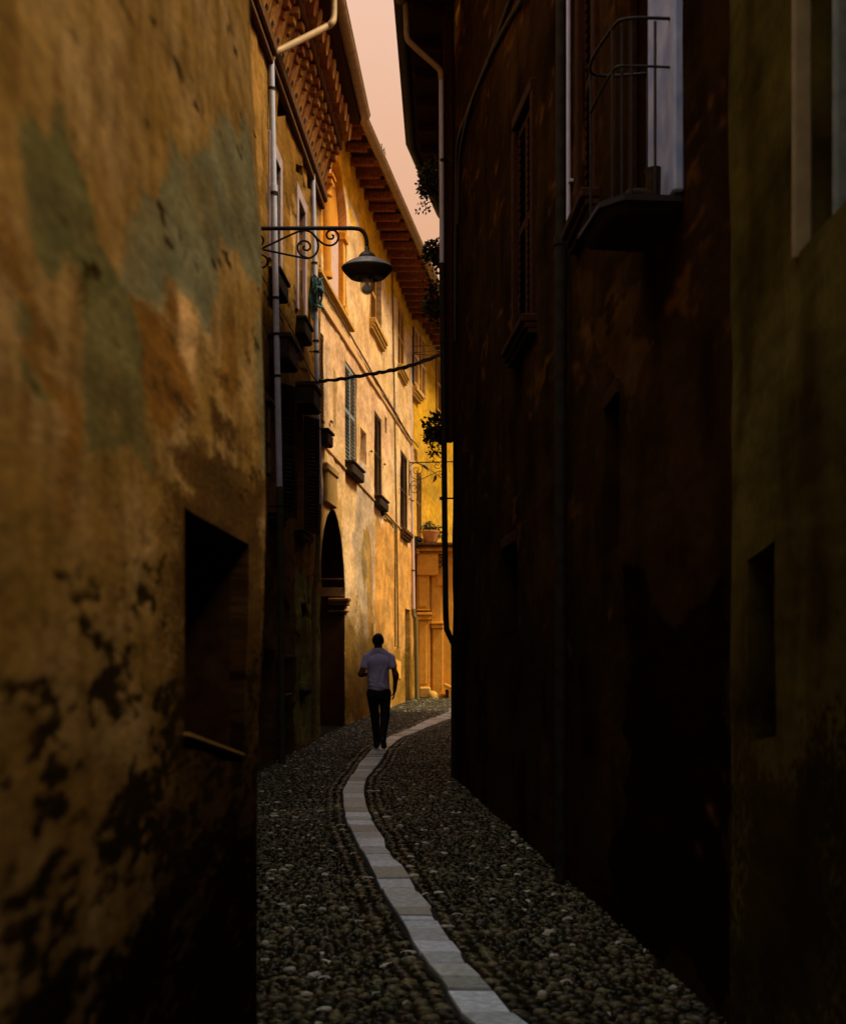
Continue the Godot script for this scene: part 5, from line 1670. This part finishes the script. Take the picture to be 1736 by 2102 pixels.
func iron_bracket() -> void:
	var d := 44.4
	var t := thing("sign_bracket", "slender scrolled iron bracket with leaf ornaments jutting out beside the pinkish drainpipe", "bracket", Vector3.ZERO)
	var fx := func(x: float, y: float) -> Vector2: return Vector2(804.8 + 0.13675 * x, 862.3 + 0.13675 * y)
	var g := Geo.new()
	g.tube(curve_at([[245, 640], [500, 634], [800, 627], [1000, 622]], d, fx, 3), 0.02, 8)
	part("arm", g, M.iron, t)
	g = Geo.new()
	g.bar(ray(840, 945, d), ray(840, 1018, d), Vector3.RIGHT, 0.035, 0.03)
	part("wall_plate", g, M.iron, t)
	for s in [
		[[265, 690], [300, 660], [360, 645], [420, 665], [452, 715], [445, 775], [405, 808], [350, 805], [318, 765], [330, 720], [375, 715], [398, 745], [375, 768]],
		[[270, 760], [285, 830], [330, 880], [400, 893], [470, 875], [560, 830], [640, 795], [720, 755]],
		[[265, 1020], [280, 950], [320, 915], [375, 925], [405, 985], [395, 1050], [350, 1090], [300, 1075], [280, 1030], [305, 985], [345, 980], [362, 1012], [340, 1030]],
		[[365, 650], [440, 665], [520, 710], [600, 770], [660, 810], [720, 855], [770, 885]],
		[[640, 650], [690, 640], [730, 680], [725, 715], [680, 725], [640, 705], [645, 670], [680, 668], [690, 690]],
		[[700, 790], [740, 760], [790, 780], [800, 830], [760, 865], [710, 855], [695, 820], [725, 805], [745, 830]],
	]:
		g = Geo.new()
		g.tube(curve_at(s, d, fx, 4), 0.012, 6)
		part("scroll", g, M.iron, t)
	for l in [[[445, 683], [480, 690], [520, 725], [548, 778]], [[655, 820], [650, 860], [635, 900], [605, 942]]]:
		g = Geo.new()
		g.tube(curve_at(l, d, fx, 4), [0.006, 0.02, 0.035, 0.048, 0.055, 0.058, 0.055, 0.048, 0.04, 0.03, 0.02, 0.012, 0.003], 6)
		part("leaf_ornament", g, M.iron, t)

func cables() -> void:
	var t := thing("overhead_cable", "thick black cable bundle slung across the lane below the lamp", "cable", Vector3.ZERO)
	var a := ray(655, 783, 24.6); var b := ray(760, 768, 22.5); var c := ray(850, 748, 20.5); var e := ray(911, 725, 18.6)
	var path := smooth([a, ray(700, 778, 23.7), b, ray(805, 760, 21.5), c, e], 8)
	for k in 3:
		var g := Geo.new()
		var pts := []
		for i in path.size():
			var u := i * 0.55 + k * TAU / 3.0
			pts.append(path[i] + Vector3(0, cos(u), sin(u)) * 0.017 + Vector3.UP * 0.006 * sin(i * 1.7 + k))
		g.tube(pts, 0.015, 6)
		part("strand", g, M.iron, t)
	var w: Dictionary = W.peach
	t = thing("facade_cable", "lumpy bundle of cables running down along the string course of the peach house", "cable", Vector3.ZERO)
	for k in 2:
		var g := Geo.new()
		var pts := [ray(652, 575, 24.9), seen(w, 657, 585, 0.1)]
		for i in 30:
			var u := i / 29.0
			pts.append(seen(w, lerpf(662, 843, u), lerpf(592, 905, u) - 3.0 + rng.randf_range(-1.5, 1.5), 0.06 + rng.randf_range(-0.01, 0.02)))
		pts.append(seen(w, 851, 908, 0.1))
		pts.append(seen(w, 858, 918, 0.12))
		g.tube(smooth(pts, 3), 0.022 if k == 0 else 0.013, 6)
		part("strand", g, M.olive_pipe if k == 0 else M.iron, t)
	w = W.brown
	t = thing("facade_cable", "thin dark cable sagging down across the brown house behind its drainpipe", "cable", Vector3.ZERO)
	var g2 := Geo.new()
	var pp := []
	for p in [[520, 535], [536, 565], [558, 598], [578, 640], [596, 670], [616, 716], [632, 752], [642, 772]]:
		pp.append(seen(w, p[0], p[1], 0.05))
	pp.append(ray(651, 783, 24.62))
	g2.tube(smooth(pp, 4), 0.012, 6)
	part("strand", g2, M.iron, t)
	t = thing("washing_wires", "three thin wires strung from the far yellow wall across the lane", "wire", Vector3.ZERO)
	for l in [[[846, 711], [880, 709.5], [908, 709]], [[846, 724.5], [875, 722], [908, 718.5]], [[848, 726], [870, 728.5], [888, 730], [908, 729]]]:
		g2 = Geo.new()
		var q := []
		for p in l: q.append(ray(p[0], p[1], 45.5 - (p[0] - 846.0) * 0.12))
		g2.tube(smooth(q, 5), 0.014, 5)
		part("wire", g2, M.iron, t)

# ------------------------------------------------------------------ plants
func leaf_ball(g: Geo, c: Vector3, rad: Vector3, n: int, size: float, shell := 0.5) -> void:
	for i in n:
		var e := Vector3(rng.randfn(), rng.randfn(), rng.randfn()).normalized()
		var p := c + e * rad * pow(rng.randf_range(shell * shell, 1.0), 0.5) * rng.randf_range(0.75, 1.12)
		var dir := (e + Vector3(rng.randfn(), rng.randfn() - 0.4, rng.randfn()) * 0.8).normalized()
		var side := dir.cross(Vector3(rng.randfn(), rng.randfn(), rng.randfn())).normalized()
		var l := size * rng.randf_range(0.6, 1.3)
		var k := rng.randf_range(0.6, 1.5)
		g.colour = Color(0.04 * k, 0.047 * k, 0.011 * k)
		var nn := side.cross(dir)
		var m := p + dir * l * 0.5 + nn * l * 0.12
		g.flat(p, m + side * l * 0.34, p + dir * l, nn)
		g.flat(p, p + dir * l, m - side * l * 0.34, nn)
	g.colour = Color.WHITE

func plants() -> void:
	var specs := [
		[Vector2(889, 364), 18.7, Vector3(0.19, 0.22, 0.22), 460, "bushy plant in a hanging pot, topmost of the four at the dark house corner"],
		[Vector2(893, 512), 19.0, Vector3(0.15, 0.13, 0.18), 260, "small trailing plant in a pot, second from the top at the dark house corner"],
		[Vector2(896, 615), 19.4, Vector3(0.17, 0.24, 0.2), 380, "dark plant third down at the dark house corner, just above the slung cable"],
		[Vector2(898, 876), 20.0, Vector3(0.2, 0.2, 0.2), 380, "hanging plant with a loose sprig below it, lowest at the dark house corner"],
	]
	var w2 := plane(Vector2(0.385, 17.92), Vector2(0.56, 22.7), Vector2(-1, 0))
	for k in specs.size():
		var s = specs[k]
		var c := ray(s[0].x, s[0].y, s[1])
		var t := thing("hanging_plant", s[4], "plant", c, "plants hung on the corner of the dark red house")
		var g := Geo.new()
		leaf_ball(g, Vector3.ZERO, s[2], s[3], 0.065)
		leaf_ball(g, Vector3(-0.08, -0.6 * s[2].y, 0), s[2] * Vector3(0.6, 0.6, 0.6), int(s[3] / 3), 0.06)
		for i in 5:
			var x := rng.randf_range(-0.18, 0.05)
			var l: float = rng.randf_range(0.1, 0.28) + s[2].y
			for j in 7:
				leaf_ball(g, Vector3(x + rng.randf_range(-0.02, 0.02), -l * (j + 1) / 7.0, rng.randf_range(-0.05, 0.05)), Vector3(0.03, 0.03, 0.03), 4, 0.045)
		if k == 3:
			g.tube([Vector3(-0.02, 0.0, 0), Vector3(-0.035, -0.33, 0)], 0.004, 4)
			leaf_ball(g, Vector3(-0.05, -0.36, 0), Vector3(0.05, 0.09, 0.04), 26, 0.05, 0.1)
		part("foliage", g, M.leaf, t)
		g = Geo.new()
		g.lathe(Transform3D(Basis.IDENTITY, Vector3(0.04, -0.2, 0)), [Vector2(0.0, 0.0), Vector2(0.075, 0.0), Vector2(0.1, 0.16), Vector2(0.11, 0.17), Vector2(0.11, 0.2), Vector2(0.09, 0.2), Vector2(0.085, 0.17), Vector2(0.0, 0.16)], 14)
		part("pot", g, M.wood_black, t)
		g = Geo.new()
		var q := at(w2, dcol(w2, s[1]), c.y + 0.05, 0.0) - c
		g.tube([q, q * 0.5 + Vector3.UP * 0.02, Vector3(0.04, 0.0, 0)], 0.012, 6)
		g.tube([q - Vector3.UP * 0.3, Vector3(0.04, -0.02, 0)], 0.01, 6)
		part("hanger", g, M.iron, t)
	# terracotta pot on the portal
	var base := ray(883.5, 1113.2, 46.2)
	var t := thing("terracotta_pot", "round terracotta pot with a small leafy plant standing on the portal cornice", "flower pot", base)
	var g := Geo.new()
	g.lathe(Transform3D.IDENTITY, [Vector2(0.0, 0.0), Vector2(0.2, 0.0), Vector2(0.215, 0.02), Vector2(0.28, 0.3), Vector2(0.29, 0.31), Vector2(0.3, 0.36), Vector2(0.285, 0.37), Vector2(0.25, 0.37), Vector2(0.25, 0.33), Vector2(0.0, 0.32)], 28)
	part("pot", g, M.pot, t)
	g = Geo.new()
	leaf_ball(g, Vector3(-0.05, 0.5, 0), Vector3(0.22, 0.15, 0.2), 240, 0.075, 0.1)
	leaf_ball(g, Vector3(0.2, 0.46, 0), Vector3(0.16, 0.06, 0.14), 80, 0.075, 0.1)
	leaf_ball(g, Vector3(-0.25, 0.45, 0), Vector3(0.1, 0.06, 0.1), 50, 0.07, 0.1)
	for i in 7:
		var x := rng.randf_range(-0.2, 0.2)
		g.colour = Color(0.05, 0.045, 0.015)
		g.tube([Vector3(x * 0.3, 0.33, 0), Vector3(x, 0.6 + rng.randf_range(-0.05, 0.09), rng.randf_range(-0.1, 0.1))], 0.006, 4)
	g.colour = Color.WHITE
	part("foliage", g, M.leaf, t)
	var u := thing("potted_plant", "low dark tuft of leaves in a pot beside the terracotta pot on the portal", "plant", ray(912, 1113.2, 46.2))
	g = Geo.new()
	leaf_ball(g, Vector3(-0.05, 0.24, 0), Vector3(0.16, 0.14, 0.15), 160, 0.075, 0.1)
	part("foliage", g, M.leaf, u)
	g = Geo.new()
	g.lathe(Transform3D.IDENTITY, [Vector2(0.0, 0.0), Vector2(0.09, 0.0), Vector2(0.12, 0.18), Vector2(0.0, 0.18)], 14)
	part("pot", g, M.pot, u)

# ------------------------------------------------------------------ the walker
# field of tapered capsules joined smoothly, meshed as surface nets
func flesh(bones: Array, cell: float, k: float, cut = null) -> Geo:
	var lo := Vector3(1e9, 1e9, 1e9); var hi := -lo
	for b in bones:
		var rr: float = maxf(b[2], b[3]) * 1.35 + k + cell * 3.0
		lo = lo.min(b[0] - Vector3.ONE * rr).min(b[1] - Vector3.ONE * rr)
		hi = hi.max(b[0] + Vector3.ONE * rr).max(b[1] + Vector3.ONE * rr)
	var nx := int((hi.x - lo.x) / cell) + 2; var ny := int((hi.y - lo.y) / cell) + 2; var nz := int((hi.z - lo.z) / cell) + 2
	var f := PackedFloat32Array()
	f.resize(nx * ny * nz)
	f.fill(1.0)
	for b in bones:
		var a: Vector3 = b[0]; var c: Vector3 = b[1]
		var ra: float = b[2]; var rc: float = b[3]
		var sq: Vector3 = b[4] if b.size() > 4 else Vector3.ONE   # squash: distances are divided by it
		var rr: float = maxf(ra, rc) * maxf(1.0, maxf(sq.x, sq.z)) + k + cell * 2.5
		var p0 := ((a.min(c) - Vector3.ONE * rr - lo) / cell).floor(); var p1 := ((a.max(c) + Vector3.ONE * rr - lo) / cell).ceil()
		var ab := c - a
		var l2 := maxf(ab.length_squared(), 1e-9)
		for z in range(maxi(0, int(p0.z)), mini(nz, int(p1.z) + 1)):
			for y in range(maxi(0, int(p0.y)), mini(ny, int(p1.y) + 1)):
				var row := (z * ny + y) * nx
				for x in range(maxi(0, int(p0.x)), mini(nx, int(p1.x) + 1)):
					var p := lo + Vector3(x, y, z) * cell
					var t := clampf((p - a).dot(ab) / l2, 0.0, 1.0)
					var e := (p - a - ab * t) / sq
					var d := (e.length() - lerpf(ra, rc, t)) * minf(1.0, minf(sq.x, sq.z))
					var o := f[row + x]
					var h := maxf(k - absf(o - d), 0.0) / k
					f[row + x] = minf(o, d) - h * h * k * 0.25
	if cut != null:
		for z in nz:
			for y in ny:
				for x in nx:
					var i := (z * ny + y) * nx + x
					if f[i] < 0.2: f[i] = maxf(f[i], cut.call(lo + Vector3(x, y, z) * cell))
	var at_ := {}
	var verts := PackedVector3Array()
	var offs := [0, 1, nx, nx + 1, nx * ny, nx * ny + 1, nx * ny + nx, nx * ny + nx + 1]
	var cor := [Vector3(0, 0, 0), Vector3(1, 0, 0), Vector3(0, 1, 0), Vector3(1, 1, 0), Vector3(0, 0, 1), Vector3(1, 0, 1), Vector3(0, 1, 1), Vector3(1, 1, 1)]
	var eds := [[0, 1], [2, 3], [4, 5], [6, 7], [0, 2], [1, 3], [4, 6], [5, 7], [0, 4], [1, 5], [2, 6], [3, 7]]
	var nrms := PackedVector3Array()
	for z in nz - 1:
		for y in ny - 1:
			for x in nx - 1:
				var i := (z * ny + y) * nx + x
				var first := f[i] < 0.0
				var mixed := false
				for q in range(1, 8):
					if (f[i + offs[q]] < 0.0) != first:
						mixed = true
						break
				if not mixed: continue
				var s := Vector3.ZERO
				var m := 0
				for e in eds:
					var u := f[i + offs[e[0]]]; var v := f[i + offs[e[1]]]
					if (u < 0.0) != (v < 0.0):
						s += cor[e[0]].lerp(cor[e[1]], u / (u - v)); m += 1
				at_[i] = verts.size()
				verts.append(lo + (Vector3(x, y, z) + s / m) * cell)
				nrms.append(Vector3(f[i + 1] - f[i] + f[i + nx + 1] - f[i + nx] + f[i + offs[5]] - f[i + offs[4]] + f[i + offs[7]] - f[i + offs[6]], f[i + nx] - f[i] + f[i + nx + 1] - f[i + 1] + f[i + offs[6]] - f[i + offs[4]] + f[i + offs[7]] - f[i + offs[5]], f[i + offs[4]] - f[i] + f[i + offs[5]] - f[i + 1] + f[i + offs[6]] - f[i + nx] + f[i + offs[7]] - f[i + nx + 1]).normalized())
	var g := Geo.new()
	var st := [1, nx, nx * ny]
	for i in at_:
		for ax in 3:
			var u: int = st[(ax + 1) % 3]; var v: int = st[(ax + 2) % 3]
			if (f[i] < 0.0) == (f[i + st[ax]] < 0.0): continue
			if not (at_.has(i - u) and at_.has(i - v) and at_.has(i - u - v)): continue
			var a: int = at_[i]; var b: int = at_[i - u]; var c: int = at_[i - u - v]; var e: int = at_[i - v]
			g.tri(verts[a], verts[b], verts[c], nrms[a], nrms[b], nrms[c])
			g.tri(verts[a], verts[c], verts[e], nrms[a], nrms[c], nrms[e])
	return g

func hand(wrist: Vector3, dir: Vector3, palm: Vector3, thumb: Vector3, curl: float) -> Array:
	# bones of a relaxed hand: dir along the fingers, palm where the palm faces, thumb towards the thumb side
	var o := []
	var pb := wrist + dir * 0.025
	for i in 4:
		var off := thumb * (0.03 - 0.02 * i)
		var kn := wrist + dir * (0.098 - 0.004 * absf(i - 1)) + off
		o.append([pb + off * 0.6, kn, 0.015, 0.0115])
		var l: float = [0.072, 0.08, 0.074, 0.058][i]
		var p := kn
		var dd := dir
		for j in 3:
			dd = (dd + palm * curl * (0.5 + 0.25 * j)).normalized()
			var q: Vector3 = p + dd * l * [0.45, 0.32, 0.25][j]
			o.append([p, q, 0.0095 - j * 0.0007, 0.009 - j * 0.0008])
			p = q
	var tb := wrist + dir * 0.03 + thumb * 0.026
	var t1 := tb + (dir * 0.6 + thumb * 0.65 + palm * 0.35).normalized() * 0.045
	var t2 := t1 + (dir * 0.85 + thumb * 0.2 + palm * 0.4).normalized() * 0.032
	o.append([tb, t1, 0.015, 0.011]); o.append([t1, t2, 0.011, 0.0095]); o.append([t2, t2 + (dir + palm * 0.5).normalized() * 0.024, 0.0095, 0.008])
	return o

func person() -> void:
	var at_ := Vector3(-0.70, 0.014, -22.75)
	var t := thing("person", "person seen from behind walking in a pale violet short-sleeved shirt and black trousers", "person", at_)
	var skin := mat("skin", lin(0.10, 0.045, 0.022), 0.6)
	var V := func(x: float, y: float, z: float) -> Vector3: return Vector3(x, y, z)
	# joints; the person faces -z
	var neck := Vector3(-0.005, 1.53, 0.0); var headc := Vector3(-0.008, 1.685, -0.015)
	var shl := Vector3(-0.185, 1.435, 0.0); var shr := Vector3(0.195, 1.43, 0.0)
	var ell := Vector3(-0.272, 1.175, 0.06); var elr := Vector3(0.272, 1.15, 0.05)
	var wrl := Vector3(-0.19, 1.165, -0.17); var wrr := Vector3(0.252, 0.925, -0.03)
	var hil := Vector3(-0.092, 0.92, 0.0); var hir := Vector3(0.1, 0.92, 0.0)
	var knl := Vector3(-0.062, 0.5, -0.1); var knr := Vector3(0.105, 0.51, 0.04)
	var anl := Vector3(-0.03, 0.085, -0.03); var anr := Vector3(0.075, 0.19, 0.27)
	var tol := Vector3(-0.045, 0.03, -0.2); var tor := Vector3(0.085, 0.04, 0.12)
	# body
	var body_ := [
		[neck - Vector3.UP * 0.04, neck + Vector3.UP * 0.07, 0.07, 0.062],
		[headc + Vector3(0, 0.015, 0.01), headc + Vector3(0, 0.035, -0.015), 0.088, 0.084, Vector3(0.9, 1, 1.06)],
		[headc + Vector3(0, -0.05, -0.035), headc + Vector3(0, -0.075, -0.06), 0.058, 0.042],
		[Vector3(-0.11, 1.42, 0), Vector3(0.12, 1.42, 0), 0.07, 0.07],
		[Vector3(0, 1.38, 0), Vector3(0, 1.1, 0), 0.125, 0.115, Vector3(1.12, 1, 0.78)],
		[Vector3(0, 1.1, 0), Vector3(0.003, 0.95, 0), 0.115, 0.125, Vector3(1.1, 1, 0.85)],
		[shl, ell, 0.05, 0.045], [shr, elr, 0.05, 0.045],
		[ell, wrl, 0.047, 0.032], [elr, wrr, 0.047, 0.032],
		[hil, knl, 0.085, 0.055], [hir, knr, 0.085, 0.055],
		[knl, anl, 0.055, 0.036], [knr, anr, 0.055, 0.036],
	]
	var bodyg := flesh(body_, 0.016, 0.035)
	# head details and hands on finer grids
	var hg := [
		[headc + Vector3(0, 0.015, 0.01), headc + Vector3(0, 0.035, -0.015), 0.088, 0.084, Vector3(0.9, 1, 1.06)],
		[headc + Vector3(0, -0.05, -0.035), headc + Vector3(0, -0.075, -0.06), 0.058, 0.042],
		[headc + Vector3(0, 0.012, -0.096), headc + Vector3(0, -0.028, -0.112), 0.01, 0.016],
		[headc + Vector3(-0.02, -0.058, -0.096), headc + Vector3(0.02, -0.058, -0.096), 0.008, 0.008],
		[headc + Vector3(-0.045, 0.028, -0.083), headc + Vector3(0.045, 0.028, -0.083), 0.012, 0.012],
		[headc + Vector3(-0.083, 0.02, 0.005), headc + Vector3(-0.08, -0.025, 0.0), 0.013, 0.009],
		[headc + Vector3(0.083, 0.02, 0.005), headc + Vector3(0.08, -0.025, 0.0), 0.013, 0.009],
		[neck, headc + Vector3(0, -0.06, 0.0), 0.068, 0.06],
	]
	for gg in [flesh(hg, 0.007, 0.014), flesh(hand(wrl, (wrl - ell).normalized(), Vector3(0.9, -0.2, 0).normalized(), Vector3.UP, 0.5) + [[wrl - (wrl - ell) * 0.12, wrl + (wrl - ell).normalized() * 0.03, 0.029, 0.026]], 0.0045, 0.006), flesh(hand(wrr, (wrr - elr).normalized(), Vector3.LEFT, Vector3(0, -0.1, -1).normalized(), 0.35) + [[wrr - (wrr - elr) * 0.12, wrr + (wrr - elr).normalized() * 0.03, 0.029, 0.026]], 0.0045, 0.006)]:
		bodyg.v.append_array(gg.v); bodyg.n.append_array(gg.n); bodyg.uv.append_array(gg.uv); bodyg.c.append_array(gg.c)
	part("body", bodyg, skin, t)
	var eyes := Geo.new()
	for s in [-1.0, 1.0]:
		eyes.tube([headc + Vector3(s * 0.03, 0.012, -0.088), headc + Vector3(s * 0.03, 0.012, -0.095)], 0.011, 10)
	part("eyes", eyes, mat("eyes", lin(0.5, 0.48, 0.45), 0.2), t)
	var hair := flesh([[headc + Vector3(0, 0.035, 0.022), headc + Vector3(0, 0.05, -0.02), 0.094, 0.086, Vector3(0.93, 1, 1.04)], [headc + Vector3(0, -0.03, 0.04), headc + Vector3(0, 0.02, 0.03), 0.062, 0.085, Vector3(0.98, 1, 1)]], 0.008, 0.03, func(p: Vector3) -> float: return maxf((headc.y + 0.05 - p.y) * 0.5 - (p.z - headc.z + 0.03) * 0.8, headc.y - 0.075 - p.y))
	part("hair", hair, mat("hair", lin(0.008, 0.006, 0.005), 0.7), t)
	# shirt: body and sleeves, cut level at the hem
	var e := 0.018
	var shirt := flesh([
		[neck + Vector3(-0.02, 0.012, 0.005), shl + Vector3(0.01, 0.0, 0), 0.07, 0.06], [neck + Vector3(0.02, 0.012, 0.005), shr + Vector3(-0.01, 0.0, 0), 0.07, 0.06],
		[Vector3(-0.09, 1.36, 0.0), Vector3(0.095, 1.36, 0.0), 0.115, 0.115],
		[Vector3(0, 1.36, 0.005), Vector3(-0.003, 1.1, 0.0), 0.155, 0.148, Vector3(1.12, 1, 0.8)],
		[Vector3(-0.003, 1.1, 0), Vector3(0.008, 0.84, 0), 0.148, 0.17, Vector3(1.1, 1, 0.88)],
		[shl, shl.lerp(ell, 0.52), 0.06, 0.062], [shr, shr.lerp(elr, 0.46), 0.06, 0.062],
		# folds that sweep round the small of the back
		[Vector3(-0.15, 1.07, 0.085), Vector3(0.06, 1.0, 0.14), 0.012, 0.02], [Vector3(-0.15, 1.01, 0.1), Vector3(0.1, 0.965, 0.15), 0.016, 0.015], [Vector3(0.12, 1.3, 0.105), Vector3(0.07, 1.06, 0.125), 0.012, 0.016],
		[Vector3(0.03, 1.25, 0.125), Vector3(-0.02, 1.05, 0.13), 0.01, 0.016],
	], 0.013, 0.03, func(p: Vector3) -> float: return maxf(0.915 + p.x * -0.08 - p.y, p.y - 1.585 + maxf(0.0, -p.z) * 0.2))
	var sm := grained("violet_cotton", lin(0.48, 0.49, 0.88), lin(0.58, 0.6, 0.96), 0.9, 4.0, 0.6, "relief")
	part("shirt", shirt, sm, t)
	var tr := flesh([
		[hil + Vector3(0.0, -0.06, 0), knl, 0.1, 0.07], [hir + Vector3(0.0, -0.06, 0), knr, 0.1, 0.072],
		[knl, anl + Vector3(0, 0.02, 0), 0.07, 0.053], [knr, anr + Vector3(0, 0.02, 0), 0.072, 0.053],
		[Vector3(-0.06, 0.88, 0.02), Vector3(0.07, 0.88, 0.02), 0.118, 0.118],
		[Vector3(-0.075, 0.84, 0.05), Vector3(0.085, 0.84, 0.05), 0.105, 0.105],
	], 0.015, 0.025)
	part("trousers", tr, mat("black_cotton", lin(0.008, 0.007, 0.007), 0.9), t)
	for s in [[anl, tol], [anr, tor]]:
		var a: Vector3 = s[0]; var b: Vector3 = s[1]
		var fw := (b - a); fw.y = 0
		var back := a - fw.normalized() * 0.04
		var sh := flesh([[a, a - Vector3.UP * 0.02, 0.05, 0.05], [back + Vector3.DOWN * 0.03, b, 0.043, 0.042], [a, b, 0.045, 0.04]], 0.009, 0.025, func(p: Vector3) -> float: return maxf(-p.y, -0.2))
		part("shoe", sh, mat("black_leather", lin(0.008, 0.007, 0.006), 0.5), t)
